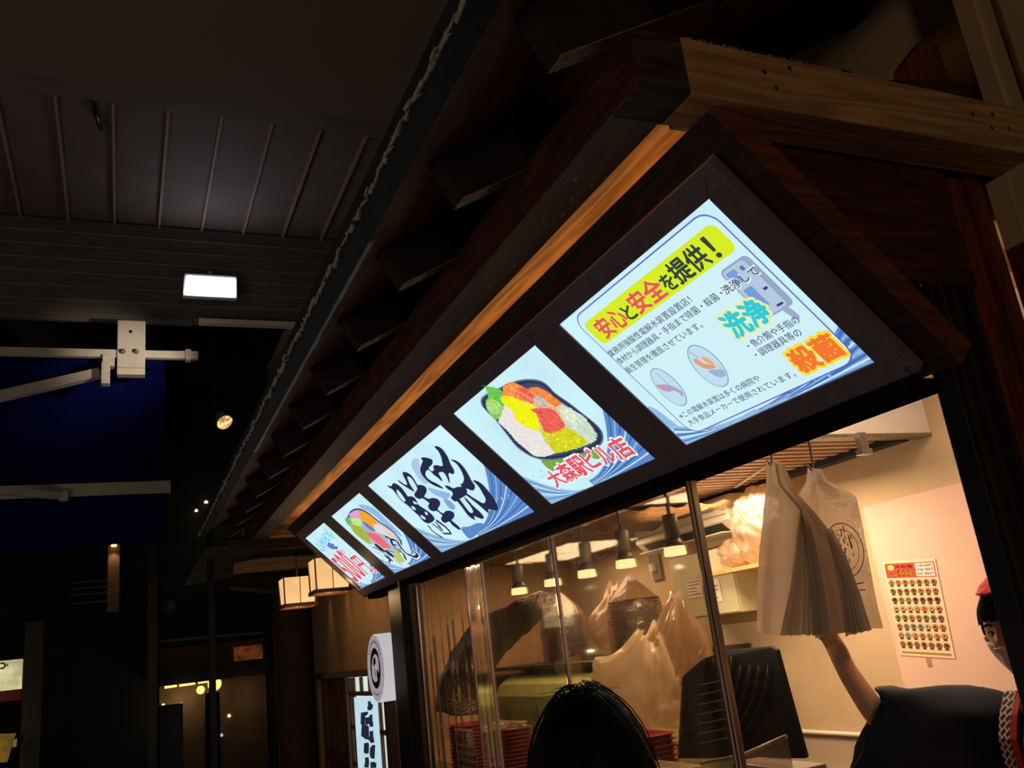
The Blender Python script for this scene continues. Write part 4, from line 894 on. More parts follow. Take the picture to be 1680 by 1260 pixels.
# film slung under the ceiling
mb = MB(); rows = []
for i in range(41):
    row = []
    for k in range(31):
        x = 1.92 + 1.15*k/30; y = 3.75 + 2.4*i/40; q = Vector((x*3, y*3, .5)); z = .628 - .07*abs(noise.noise(q)) - .045*abs(noise.noise(q*2.6)) - .03*math.sin(math.pi*k/30)
        row.append((x, y, z))
    rows.append(row)
mb.loft(rows, closed=False); tag(mb.build('ceiling_film', M_brownfilm), 'sooty wrinkled plastic film slung under the kitchen ceiling around the pendant lamps', 'plastic sheet')
ORD = ['topmost','second','third','fourth','fifth','sixth','seventh','eighth','ninth','tenth','eleventh','twelfth','thirteenth','fourteenth','fifteenth']
# tray builder
def tray(name, c, sx, sy, h, mat, label, cat, group=None, flare=1.12):
    rings = []
    for (k, z) in ((.86, 0), (.9, .002), (flare*.9, h*.9), (flare, h), (flare*1.03, h*.96), (flare*.93, h*.82), (.84, .005), (.80, .004)):
        row = []
        for q in range(28):
            a_ = 2*math.pi*q/28; cx, cy = math.cos(a_), math.sin(a_); e_ = .35
            row.append((c[0] + sx/2*k*math.copysign(abs(cx)**e_, cx), c[1] + sy/2*k*math.copysign(abs(cy)**e_, cy), c[2] + z))
        rings.append(row)
    o = MB().loft(rings, cap=True).build(name, mat); return tag(o, label, cat, group)
M_red = paint('red_lacquer_tray', (168, 50, 42), .3, .12, 20, coat=.3); M_dred = paint('brown_red_tray', (92, 44, 34), .35, .12, 20)
def stack(name, c, sx, sy, h, pitch, n, mat, label, group, jit=.004, seed=0):
    r_ = random.Random(seed); o = tray(name, c, sx, sy, h, mat, label.replace('tray', 'tray lowest', 1), 'tray', group)
    for k in range(1, n):
        q = o.copy(); q['label'] = label.replace('tray', 'tray ' + ORD[n-1-k] + ' from the top', 1) if k < n-1 else label.replace('tray', 'tray topmost', 1); COL.objects.link(q); q.location = o.location + Vector((r_.uniform(-jit, jit), r_.uniform(-jit, jit), pitch*k)); q['org'] = o['org']
stack('bento_tray', (1.95, 5.38, -.697), .17, .26, .028, .0205, 13, M_red, 'red tray in the left-hand stack behind the small menu', 'red trays in the left-hand stack', seed=1)
stack('bento_tray', (1.95, 4.72, -.697), .17, .26, .028, .0205, 13, M_red, 'red tray in the middle stack left of the customer head', 'red trays in the middle stack', seed=2)
stack('bento_tray', (1.95, 3.30, -.697), .17, .22, .028, .0205, 14, M_red, 'red tray in the stack right of the customer head', 'red trays in the right-hand stack', seed=3)
stack('rice_tray', (2.66, 4.40, -.139), .20, .25, .03, .020, 15, M_dred, 'brown-red tray in the near bagged stack on the shelf', 'brown-red trays in the near bagged stack', .002, 4)
stack('rice_tray', (2.66, 5.32, -.139), .20, .25, .03, .020, 14, M_dred, 'brown-red tray in the far bagged stack on the shelf', 'brown-red trays in the far bagged stack', .002, 5)
for yc, lab in ((4.40, 'clear bag knotted over the near stack of brown-red trays'), (5.32, 'clear bag drawn over the far stack of brown-red trays')):
    rings = []; r_ = random.Random(int(yc*10))
    for j in range(13):
        t = j/12; z = -.138 + .44*t; k = 1.0 if t < .62 else max(.06, 1 - ((t-.62)/.38)**1.3*.92); row = []
        for q in range(36):
            a_ = 2*math.pi*q/36; cx, cy = math.cos(a_), math.sin(a_); nn = 1 + .06*noise.noise(Vector((cx*3, cy*3, t*5 + yc)))
            row.append((2.66 + .125*k*nn*math.copysign(abs(cx)**.5, cx), yc + .155*k*nn*math.copysign(abs(cy)**.5, cy), z))
        rings.append(row)
    tag(MB().loft(rings).build('clear_wrap_bag', sheet('wrap_clear', (215, 195, 170), .72, .12, .18, .6, .6, 20, .12)), lab, 'bag')
# shiny film on top of the red stacks
crumple('plastic_sheet', (1.95, 4.78, -.415), (.10, .18, .022), 14, M_cr, 'crinkled clear film lying over the middle stack of red trays', 'plastic wrap', amp=.4)
# green moulded cover
t = thing('green_cover', (2.55, 5.0, -.62), 'pale green moulded container with rounded top and vertical grooves under the shelf', 'container')
mb = MB(); prof = [(2.36, -.615), (2.36, -.40), (2.375, -.32), (2.42, -.25), (2.50, -.205), (2.62, -.19), (3.0, -.19), (3.0, -.615)]
mb.prism([(x, 4.35, z) for x, z in prof], (0, 1.6, 0)); gb = mb.build('shell', paint('pale_green', (190, 196, 112), .5, .05, 5), t, bevel=.01)
mb = MB()
for y in (4.72, 4.95, 5.2, 5.45, 5.7): mb.box((2.352, y, -.615), (2.362, y + .012, -.36))
mb.build('groove', paint('green_groove', (112, 112, 58), .6), t)
# dark bubble-wrap sleeve bulging down behind the vinyl
SL = [atX(895, 985, 2.25), atX(850, 1015, 2.22), atX(800, 1050, 2.18), atX(770, 1090, 2.14), atX(755, 1130, 2.10), atX(752, 1168, 2.08)]
mb = MB().tube(spline(SL, 6, False), [ .06 + .09*min(1, i/14) for i in range(31)], 20)
mb.v = [tuple(Vector(v) + Vector((noise.noise(Vector(v)*9), noise.noise(Vector(v)*9 + Vector((5,0,0))), noise.noise(Vector(v)*9 + Vector((0,7,0)))))*.022) for v in mb.v]
def bubble_mat():
    m, nt, b = base_mat('bubble_wrap'); vo = nt.nodes.new('ShaderNodeTexVoronoi'); vo.inputs['Scale'].default_value = 65; tc = nt.nodes.new('ShaderNodeTexCoord'); nt.links.new(tc.outputs['Object'], vo.inputs['Vector'])
    bp = nt.nodes.new('ShaderNodeBump'); bp.inputs['Strength'].default_value = .9; bp.inputs['Distance'].default_value = .012; bp.invert = True; nt.links.new(vo.outputs[0], bp.inputs['Height']); nt.links.new(bp.outputs[0], b.inputs['Normal'])
    b.inputs['Base Color'].default_value = lin((92, 68, 50)); b.inputs['Roughness'].default_value = .22; b.inputs['Specular IOR Level'].default_value = .7; return m
tag(mb.build('bubble_wrap_sleeve', bubble_mat()), 'dark sagging sleeve of bubble wrap behind the clear vinyl, shiny at its lower end', 'packaging')
# black platter leaning
t = thing('black_platter', (2.3, 3.1, -.62), 'large black plastic platter with concentric ribs leaning beside the steel upright', 'platter')
A_ = atX(1110, 1245, 2.28); B_ = atX(1322, 1245, 2.28); C_ = atX(1272, 1060, 2.40); D_ = atX(1188, 1068, 2.40); E_ = atX(1118, 1110, 2.36)
oc = spline([A_, A_.lerp(B_, .5), B_, B_.lerp(C_, .5), B_.lerp(C_, .93), C_, C_.lerp(D_, .5), D_, D_.lerp(E_, .5), E_, E_.lerp(A_, .5)], 3)
oc = [A_, B_, B_.lerp(C_, .5), B_.lerp(C_, .96), C_ + Vector((0, .03, 0)), D_, D_.lerp(E_, .5) + Vector((0, 0, .02)), E_, E_.lerp(A_, .5)]
MB().prism(oc, (.02, 0, .003)).build('plate', paint('black_plastic', (6, 6, 8), .5, .1, 10, spec=.06), t, bevel=.006)
mb = MB(); cpx = (1085, 1090)
for k in range(8):
    R_ = 70 + 15*k; pts = []
    for q in range(13):
        a_ = math.radians(-14 + 88*q/12); x_, y_ = cpx[0] + R_*math.cos(a_)*1.0, cpx[1] + R_*math.sin(a_)*1.02
        if y_ < 1236 and x_ < 1262 and x_ > 1128 and y_ > 1075: f_t = (1245 - y_)/185.; pts.append(atX(x_, y_, 2.27 + .12*max(0, min(1, f_t))))
    if len(pts) > 2: mb.tube(pts, .0028, 6)
mb.build('concentric_rib', paint('black_rib', (16, 16, 20), .4, .1, spec=.25), t)
mb = MB()
for k in range(7):
    y_ = 1118 + 16*k; mb.tube([atX(1148 - .5*k, y_ + 6, 2.33 - .009*k), atX(1168, y_ + 2, 2.33 - .009*k), atX(1187 + k, y_ - 3, 2.33 - .009*k)], .0022, 6)
mb.build('raised_line', paint('line_grey', (110, 120, 145), .3), t)
# steel rail, box, cards at the counter edge
pA, pB = atX(1216, 1240, 1.90), atX(1290, 1208, 1.90)
t = thing('counter_guard', (1.9, pA.y, -.70), 'low clear guard with a bright steel top edge beside the upright', 'counter guard')
MB().tube([atX(1150, 1252, 1.90), pA, pB], .006, 8).build('top_edge', M_al, t); MB().prism([pA, pB, Vector((pB.x, pB.y, -.70)), Vector((pA.x, pA.y, -.70))], (.003, 0, 0)).build('pane', M_vinyl, t)
t = thing('paper_box', (1.9, 2.4, -.70), 'grey box with a white order sheet in front of the black platter', 'box')
q1, q2 = atX(1225, 1258, 1.92), atX(1328, 1243, 1.92)
MB().box((1.86, q2.y, -.70), (1.98, q1.y, -.455)).build('body', paint('box_grey', (140, 122, 104), .5), t, bevel=.003); MB().box((1.855, q2.y + .02, -.66), (1.858, q1.y - .02, -.47)).build('order_sheet', paint('paper', (232, 222, 205)), t)
t = thing('food_pack', (1.85, 3.0, -.70), 'clear lidded pack with a red label at the right of the customer head', 'package')
mb = MB().box((1.80, 2.86, -.70), (1.90, 3.14, -.50)); mb.build('base', paint('pack_cream', (205, 170, 120), .4), t, bevel=.01); MB().box((1.797, 2.88, -.62), (1.80, 3.12, -.53)).build('red_label', M_red, t)
MB().box((1.795, 2.85, -.50), (1.905, 3.15, -.485)).build('lid', M_cr, t, bevel=.004)
# ================================================================= NEIGHBOURING SHOPFRONT (past the far post)
M_tan = paint('tan_plaster', (176, 142, 100), .9, .06, 10, bump=.05); M_brw = wood('shopfront_brown', (112, 78, 52), (74, 50, 34), 'Z', .6)
w_ = MB().box((1.90, 6.40, -.07), (2.1, 9.86, 1.05)); w_.box((1.90, 9.72, -1.6), (2.1, 9.86, -.07)); w_.box((1.93, 6.35, -1.6), (2.1, 7.18, -.07), 1); struct(w_, 'wall_right', [M_tan, M_brw])
tag(MB().box((1.86, 6.40, -.095), (1.90, 9.8, -.045)).build('door_lintel', M_brw, bevel=.003), 'brown wooden lintel across the tan wall above the lattice doors', 'lintel')
t = thing('lattice_door', (1.97, 8.8, -1.6), 'brown wooden lattice sliding door left of the bright paper screen', 'door')
MB().box((1.93, 9.52, -1.6), (1.99, 9.70, -.09)).build('stile', wood('door_orange', (150, 96, 54), (110, 66, 36), 'Z', .6), t)
MB().box((1.93, 8.56, -1.6), (1.99, 8.62, -.09)).build('stile', M_brw, t); MB().box((1.925, 8.6, -.86), (1.985, 9.5, -.78)).build('rail', M_brw, t)
mb = MB(); y = 8.65
while y < 9.5: mb.box((1.945, y, -1.6), (1.965, y + .018, -.09)); y += .075
mb.build('slats', M_brw, t); MB().box((1.975, 8.6, -1.6), (1.98, 9.55, -.09)).build('backing', paint('door_paper_dim', (122, 98, 70), .9), t)
t = thing('paper_screen', (1.96, 7.8, -1.6), 'bright backlit paper lattice screen carrying a vertical shop banner', 'paper screen')
MB().box((1.955, 7.20, -1.6), (1.965, 8.54, -.105)).build('lit_paper', emit('paper_lit', (226, 240, 232), .85, .06, 4), t)
mb = MB()
for y in (7.66, 7.96): mb.box((1.925, y, -.235), (1.952, y + .028, -.105))
for y in (7.19, 7.37, 8.25, 8.39): mb.box((1.925, y, -1.6), (1.952, y + .028, -.105))
for z, a_, b_ in ((-.262, 7.19, 8.42), (-.55, 8.25, 8.42), (-.86, 8.25, 8.42), (-.56, 7.19, 7.40)): mb.box((1.922, a_, z), (1.952, b_, z + .035))
mb.build('lattice', M_brw, t)
t = thing('shop_banner', (1.93, 7.78, -1.6), 'lit white vertical banner with chunky black lettering on the paper screen', 'banner')
MB().box((1.918, 7.39, -1.6), (1.921, 8.20, -.275)).build('cloth', emit('banner_lit', (196, 228, 240), .9, .05, 3), t)
def zb(x, y): return 560 + x/7.88, 1100 + y/7.88
mb = MB()
for pts in ([(340,400),(375,395),(385,425),(408,440),(408,480),(385,515),(345,515),(332,480),(345,450)], [(252,545),(345,530),(345,565),(310,590),(305,700),(355,720),(360,895),(315,890),(255,845),(262,700),(248,690)],
            [(308,610),(360,600),(365,572),(402,568),(402,650),(362,690),(330,705),(308,705)], [(358,660),(410,655),(412,728),(365,728)], [(362,785),(412,780),(412,840),(428,930),(385,940),(350,895),(365,840)],
            [(292,940),(350,930),(358,960),(355,1070),(320,1080),(288,1060)], [(400,965),(438,962),(430,1140),(385,1140),(366,1100),(370,1000)], [(305,1125),(352,1120),(360,1190),(352,1260),(292,1250),(305,1190)], [(375,1185),(420,1180),(455,1200),(450,1260),(375,1260)]):
    mb.poly([atX(*zb(*p), 1.9165) for p in pts])
mb.build('lettering', emit('banner_ink', (44, 58, 72), .5), t)
# round projecting sign
t = thing('round_sign', (1.75, 6.39, -.27), 'white drum-shaped round sign with a black circular emblem beside the black post', 'sign')
cy_, cz_ = 6.395, -.038; Rr_ = .235
MB().lathe((1.665, cy_, cz_), (1, 0, 0), [(0, 0), (Rr_ - .006, 0), (Rr_, .006), (Rr_, .235), (0, .235)], 48).build('drum', emit('drum_white', (226, 218, 222), .72, .04, 3), t)
mb = MB(); inkc = emit('drum_ink', (30, 26, 32), .3); MB().lathe((1.6645, cy_, cz_), (1, 0, 0), [(0, 0), (Rr_ - .008, 0), (Rr_ - .008, .0006)], 40).build('face', emit('drum_face', (204, 190, 194), .55, .04, 3), t)
for k in range(40):
    a0, a1 = 2*math.pi*k/40, 2*math.pi*(k+1)/40; w0 = .026 + .024*abs(math.sin(a0 + .6)); w1 = .026 + .024*abs(math.sin(a1 + .6))
    mb.add([(1.663, cy_ + r_*math.cos(a_), cz_ + r_*math.sin(a_)) for a_, r_ in ((a0, .140), (a1, .140), (a1, .140 - w1), (a0, .140 - w0))], [(0, 1, 2, 3)])
def dpoly(pts): mb.poly([(1.6625, cy_ - x, cz_ + y) for x, y in pts])
dpoly([(-.05,.05),(-.02,.075),(.02,.07),(.03,.035),(.005,.03),(-.01,.02),(-.03,.01),(-.05,.03)]); dpoly([(.03,-.02),(.06,-.01),(.09,-.04),(.075,-.085),(.04,-.075),(.03,-.05)]); dpoly([(-.03,.0),(-.015,-.005),(.01,-.05),(.0,-.06),(-.02,-.03)])
for k in range(13):
    a_ = math.radians(35 + 9.5*k); L = .014; r_ = .178
    for q in range(2): 
        cc = (1.6625, cy_ + (r_ + .010*q)*math.cos(a_), cz_ + (r_ + .010*q)*math.sin(a_)); mb.obox(cc, ((0, -math.sin(a_), math.cos(a_)), (0, math.cos(a_), math.sin(a_)), (1, 0, 0)), (.006 if (k + q) % 2 else .009, .0035, .0005))
for k in range(7):
    a_ = math.radians(245 + 9.5*k); cc = (1.6625, cy_ + .182*math.cos(a_), cz_ + .182*math.sin(a_)); mb.obox(cc, ((0, -math.sin(a_), math.cos(a_)), (0, math.cos(a_), math.sin(a_)), (1, 0, 0)), (.007, .008 if k % 2 else .004, .0005))
mb.build('emblem', inkc, t)
# lanterns
def lantern(c, w, h, label):
    t = thing('box_lantern', (c[0], c[1], c[2] - h/2), label, 'lantern', 'glowing box lanterns beyond the menu boards')
    x0, x1, y0, y1, z0, z1 = c[0]-w/2, c[0]+w/2, c[1]-w/2, c[1]+w/2, c[2]-h/2, c[2]+h/2
    mb = MB().prism([(x0 + .02, y0 + .02, z0 + .012), (x1 - .02, y0 + .02, z0 + .012), (x1 - .02, y1 - .02, z0 + .012), (x0 + .02, y1 - .02, z0 + .012)], (0, 0, .004))
    mb.add([(x0 + .015, y0 + .015, z0 + .02), (x1 - .015, y0 + .015, z0 + .02), (x1 - .015, y1 - .015, z0 + .02), (x0 + .015, y1 - .015, z0 + .02), (x0, y0, z1), (x1, y0, z1), (x1, y1, z1), (x0, y1, z1)], [(0,1,5,4),(1,2,6,5),(2,3,7,6),(3,0,4,7)])
    mb.build('paper_shade', emit('lantern_paper', (255, 198, 132), 1.0, .12, 5), t)
    fr = MB()
    for (a_, b_) in (((x0, y0), (x1, y0)), ((x1, y0), (x1, y1)), ((x1, y1), (x0, y1)), ((x0, y1), (x0, y0))): fr.bar((a_[0], a_[1], z0 + .008), (b_[0], b_[1], z0 + .008), .022, .03)
    for (x, y) in ((x0, y0), (x1, y0), (x1, y1), (x0, y1)): fr.bar((x + (.006 if x == x0 else -.006), y + (.006 if y == y0 else -.006), z0), (x, y, z1), .009, .009)
    fr.bar(((x0+x1)/2, y0 + .004, z0), ((x0+x1)/2, y0 - .002, z1), .006, .006)
    fr.build('wooden_frame', paint('lantern_brown', (110, 66, 40), .6), t); MB().tube([(c[0], c[1], z1 - .02), (c[0], c[1], 1.12)], .006, 6).build('cord', M_black, t)
    lamp('lantern_light', 'POINT', (c[0], c[1], z0 - .08), 1.6, (1.0, .6, .28), .01)
p = atY(540, 945, 7.0); lantern((p.x, 7.0, p.z), .27, .26, 'glowing box lantern half hidden behind the farthest menu lightbox')
p = atY(488, 972, 7.75); lantern((p.x, 7.75, p.z), .27, .24, 'glowing box lantern farther along, fully in view under the canopy end')
# soffit / brown canopy of the neighbour
t = thing('neighbour_canopy', (1.5, 9.0, 1.05), 'dim brown timber canopy of the next shop beyond the lanterns', 'canopy')
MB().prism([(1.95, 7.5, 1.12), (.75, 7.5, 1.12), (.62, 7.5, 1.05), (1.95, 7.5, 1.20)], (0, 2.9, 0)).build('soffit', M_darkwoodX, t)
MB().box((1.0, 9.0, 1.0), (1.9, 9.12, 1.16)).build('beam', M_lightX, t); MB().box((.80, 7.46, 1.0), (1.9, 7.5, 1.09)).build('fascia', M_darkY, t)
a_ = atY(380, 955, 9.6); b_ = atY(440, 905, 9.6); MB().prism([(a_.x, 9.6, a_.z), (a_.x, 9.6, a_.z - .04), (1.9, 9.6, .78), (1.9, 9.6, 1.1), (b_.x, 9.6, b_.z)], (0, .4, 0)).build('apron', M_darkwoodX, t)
# rough brown pillar
a_, b_ = atY(456, 1100, 9.95), atY(516, 1100, 9.95); mb = MB()
rings = []
for j in range(24):
    z = -1.6 + 2.65*j/23; row = []
    for k in range(24):
        an = 2*math.pi*k/24; rr_ = (b_.x - a_.x)/2*(1 + .06*noise.noise(Vector((math.cos(an)*2, math.sin(an)*2, z*3)))); row.append(((a_.x+b_.x)/2 + rr_*math.cos(an), 10.15 + rr_*math.sin(an), z))
    rings.append(row)
tag(mb.loft(rings, cap=True).build('rough_pillar', paint('rough_bark', (84, 56, 38), .9, .4, 30, bump=.8, stretch=(3, 3, .8))), 'rough brown trunk-like pillar below the lanterns', 'pillar')

# ================================================================= ACROSS THE ALLEY (left of the picture)
M_awn = paint('awning_white', (206, 196, 182), .45, .06, 10); M_navy = paint('navy_canvas', (16, 20, 84), .95, .15, 3, spec=0); M_bolt = paint('bolt_steel', (150, 140, 125), .35, .1, 20, metal=.6)
t = thing('awning', (-1.2, 8.9, 1.6), 'folding-arm awning with navy canvas and off-white metal bars fixed under the fascia', 'awning')
YB = 8.0
b0, b1 = atY(193, 525, YB), atY(238, 603, YB); mb = MB().box((b0.x, YB, b1.z), (b1.x, YB + .06, b0.z)); mb.box((b0.x, YB + .02, b1.z - .06), (b1.x, YB + .12, b1.z)); mb.box((b0.x + .02, YB + .06, 3.0), (b1.x - .02, 8.4, b0.z)); mb.build('wall_bracket', M_awn, t, bevel=.004)
for (x_, y_) in ((201, 577), (223, 577)):
    p = atY(x_, y_, YB); MB().lathe(p, (0, -1, 0), [(.026, 0), (.026, .014), (.016, .016), (.016, .04), (0, .04)], 6).build('bolt', M_bolt, t)
p = atY(214, 544, YB); MB().lathe(p, (0, -1, 0), [(.015, 0), (.015, .002)], 10).build('bolt_hole', M_black, t)
c0, c1 = atY(0, 570, YB + .03), atY(325, 583, YB + .03); c2 = atY(0, 590, YB + .03)
MB().box((-2.4, YB + .02, c1.z - .035), (c1.x, YB + .08, c1.z + .035)).build('square_bar', M_awn, t, bevel=.004)
e_ = atY(309, 583, YB); MB().box((e_.x - .025, YB + .005, c1.z - .05), (e_.x + .025, YB + .095, c1.z + .05)).build('end_collar', M_awn, t, bevel=.004)
p = atY(182, 590, YB); MB().box((p.x - .07, YB - .01, p.z - .06), (p.x + .03, YB + .1, p.z + .05)).build('arm_clamp', M_awn, t, bevel=.006)
p2 = atY(173, 618, YB - .05); MB().box((p2.x - .035, YB - .08, p2.z - .07), (p2.x + .035, YB + .02, p.z - .05)).build('shoulder_joint', M_awn, t, bevel=.006)
YF_ = 9.8
s0, s1 = atY(165, 612, YB + .06), atY(-60, 664, 8.45); MB().bar(s0, s1, .085, .085).build('upper_arm', M_awn, t, bevel=.006)
f0, f1 = atY(280, 788, YF_), atY(280, 808, YF_)
MB().box((-2.9, YF_, f1.z), (f0.x, YF_ + .07, f0.z)).build('front_bar', M_awn, t, bevel=.005)
g0, g1 = atY(105, 814, YF_ - .04), atY(-60, 800, 9.2); MB().bar(g0, g1, .07, .07).build('forearm', M_awn, t, bevel=.005)
MB().box((g0.x - .04, YF_ - .09, g0.z - .05), (g0.x + .04, YF_, g0.z + .05)).build('elbow_joint', M_awn, t, bevel=.005)
r0, r1 = atY(270, 600, 8.04), atY(272, 790, YF_)
mb = MB().add([(-2.9, 8.05, c1.z + .035), (r0.x, 8.05, c1.z + .035), (r1.x, YF_ + .03, f0.z), (-2.9, YF_ + .03, f0.z)], [(0, 1, 2, 3)]); mb.build('canvas', M_navy, t, solid=.006)
v1 = atY(270, 888, YF_ + .03); mb = MB().box((-2.9, YF_ + .03, v1.z), (r1.x, YF_ + .036, f1.z)); mb.build('valance', M_navy, t)
# flood lamp
A_, B2_ = atY(306, 452, 8.36), atY(385, 486, 8.30)
t = thing('flood_lamp', ((A_.x+B2_.x)/2, 8.36, B2_.z), 'dazzling white LED flood lamp fixed to the dark fascia', 'lamp')
mb = MB().prism([(A_.x - .02, 8.37, A_.z + .03), (B2_.x + .03, 8.37, A_.z + .03), (B2_.x + .02, 8.30, B2_.z - .02), (A_.x - .04, 8.30, B2_.z - .02)], (0, .07, .0)); mb.build('housing', M_white, t)
MB().add([(A_.x, 8.355, A_.z), (B2_.x + .02, 8.355, A_.z), (B2_.x, 8.29, B2_.z), (A_.x - .02, 8.29, B2_.z)], [(0, 1, 2, 3)]).build('led_face', emit('flood_white', (232, 236, 255), 9), t)
MB().bar(((A_.x+B2_.x)/2, 8.38, A_.z - .05), ((A_.x+B2_.x)/2, 8.46, A_.z - .02), .06, .04).build('bracket', M_metal, t)
MB().bar(Vector((A_.x + .22, 8.37, A_.z + .05)), Vector((A_.x + .22, 8.45, A_.z + .09)), .03, .03).build('cable_gland', M_metal, t)
p = atZ(150, 165, 4.40); tag(MB().tube([p + Vector((0, 0, 0)), p + Vector((.06, .35, -.02))], .02, 6).build('ceiling_hook', M_black), 'small dark hook sticking out of the ribbed ceiling', 'hook')
M_blk0 = paint('rod_black', (24, 24, 26), .7)
# swivel spotlight on the dark wall
p = atY(368, 692, 8.42); t = thing('spotlight', (p.x, 8.42, p.z - .1), 'small swivel spotlight with an amber face below the flood lamp', 'lamp')
d_ = Vector((-.45, -.75, -.35)).normalized(); cxv, cyv, czv = (Vector(v) for v in R0); d_ = (cxv*.62 + cyv*.50 - czv*.60).normalized()
MB().lathe(p - d_*.12, d_, [(0, 0), (.045, 0), (.06, .05), (.085, .12), (.085, .135), (.078, .13)], 24).build('housing', paint('spot_grey', (90, 90, 96), .4), t)
MB().lathe(p + d_*.004, d_, [(0, 0), (.078, 0), (.076, .006), (0, .006)], 24).build('lens', emit('spot_amber', (255, 205, 130), 1.6, .3, 30), t)
MB().tube([p - d_*.1, p - d_*.22, p - d_*.22 + Vector((0, 0, .05)), Vector(((p - d_*.22).x, (p - d_*.22).y, 3.437))], .012, 6).build('arm', M_blk0, t)
# dark shop row across the alley
M_blk = paint('soot_black', (10, 10, 11), .8, .3, 5); M_dk2 = paint('dark_panel', (18, 18, 20), .5, .2, 3); M_brn = paint('dim_brown_wall', (86, 66, 44), .85, .25, 3)
w_ = MB().box((-7, 11.5, 1.75), (0.15, 11.65, 6.0)); struct(w_, 'wall_far', M_blk)
w_ = MB().box((-7, 12.6, -1.6), (2.6, 12.75, 6.0)); struct(w_, 'wall_far', M_blk)
def vpost(px0, px1, ytop, Y, name, label, mat, zt=None, dep=.15, cat='post'):
    a_, b_ = atY(px0, 1150, Y), atY(px1, 1150, Y); z = atY((px0+px1)/2, ytop, Y).z if zt is None else zt
    return tag(MB().box((a_.x, Y, -1.6), (b_.x, Y + dep, z)).build(name, mat, bevel=.005), label, cat)
vpost(36, 66, 1020, 9.0, 'concrete_post', 'dark grey post beside the lit cream sign at the left edge', paint('post_grey', (40, 38, 36), .8, .2, 6))
vpost(241, 258, 868, 10.5, 'shutter_post', 'tall dark post left of the dim far shop', M_dk2)
vpost(344, 355, 866, 8.6, 'thin_pole', 'thin black pole standing in front of the far pendant globes', M_blk, dep=.06, cat='pole')
# lit cream sign
a_, b_ = atY(-60, 1090, 9.2), atY(34, 1128, 9.2); t = thing('cream_sign', (b_.x - .3, 9.2, b_.z - .1), 'lit cream shop sign with black script cut off at the left edge', 'sign')
z0, z1 = atY(34, 1130, 9.2).z, atY(34, 1081, 9.2).z
MB().box((a_.x, 9.2, z0), (b_.x, 9.3, z1)).build('lit_face', emit('sign_cream', (236, 226, 168), .72, .35, 5), t)
MB().box((a_.x, 9.19, z0 - .09), (b_.x, 9.3, z0)).build('red_band', paint('red_band', (130, 20, 22), .6), t)
mb = MB()
for pts, w in (([(0,1088),(6,1088),(9,1091),(6,1096),(0,1097)], .014), ([(13,1089),(11,1093)], .01)):
    c = [atY(x, y, 9.198) for x, y in pts]
    for i in range(len(c)-1): mb.bar(c[i], c[i+1], w, .004, (0, 1, 0))
mb.build('script', M_black, t)
t = thing('yellow_poster', (-.9, 8.9, -.8), 'yellow poster leaning at the bottom left corner', 'poster')
c = [atY(x, y, 8.95) for x, y in ((-50, 1206), (26, 1203), (12, 1250), (-50, 1256))]; MB().prism(c, (0, .02, 0)).build('sheet', paint('poster_yellow', (210, 176, 70), .7, .35, 9), t)
c = [atY(x, y, 8.93) for x, y in ((22, 1215), (28, 1211), (27, 1225), (20, 1226))]; MB().prism(c, (0, .01, 0)).build('white_flap', M_white, t); lamp('poster_light', 'POINT', (-1.15, 8.7, -.15), 1.2, (1, .85, .5), .004)
# downlight with a shaft on a pillar
p = atY(187, 893, 11.0); t = thing('wall_downlight', (p.x, 11.0, p.z - .7), 'narrow pillar washed by a tiny amber downlight', 'lamp')
MB().box((p.x - .06, 11.0, p.z - .75), (p.x + .06, 11.12, p.z + .02)).build('pillar_face', paint('pillar_tan', (120, 92, 62), .7), t); MB().lathe((p.x, 10.96, p.z - .01), (0, 0, -1), [(0, 0), (.03, 0), (.03, .02), (0, .02)], 12).build('bulb', emit('down_amber', (255, 205, 140), 3), t)
lamp('downlight', 'SPOT', (p.x, 10.93, p.z - .04), 2.0, (1, .65, .35), .02, (p.x, 11.02, p.z - 1), 90)
mb = MB()
for y_ in (954, 964, 974, 988): q = atY(158, y_, 12.55); mb.box((q.x - .30, 12.55, q.z), (q.x + .30, 12.61, q.z + .012))
tag(mb.build('shelf_rails', paint('rail_grey', (110, 108, 104), .4)), 'faint stack of thin grey rails left of the amber downlight', 'rail')
# dim far shop with tube lamps and globes
YF = 12.4; a_, b_ = atY(262, 1150, YF), atY(440, 1150, YF); zt = atY(350, 1055, YF).z; zm = atY(350, 1108, YF).z
w_ = MB().box((a_.x, 12.55, -1.6), (b_.x, 12.6, zt)); struct(w_, 'wall_far', M_brn)
t = thing('shop_hood', ((a_.x+b_.x)/2, 12.3, zm), 'dark hood over the counter of the dim far shop', 'hood')
MB().box((a_.x, 12.33, zm - .06), (b_.x, 12.56, zm + .14)).build('body', M_blk, t)
def fpt(x, y, Y=YF): return atY(x, y, Y)
for i, ((x0, y0), (x1, y1), l) in enumerate((((270,1127),(290,1124),'leftmost'), ((294,1124),(320,1120),'middle'), ((325,1119),(348,1116),'rightmost'))):
    tag(MB().tube([fpt(x0, y0), fpt(x1, y1)], .022, 8).bar(fpt((x0+x1)/2, (y0+y1)/2), Vector(((fpt(x0, y0).x + fpt(x1, y1).x)/2, YF, zm - .055)), .02, .02).build('tube_lamp', emit('tube_yellow', (255, 216, 120), 1.5)), l + ' of three short yellow tube lamps in the dim far shop', 'lamp', 'tube lamps in the far shop')
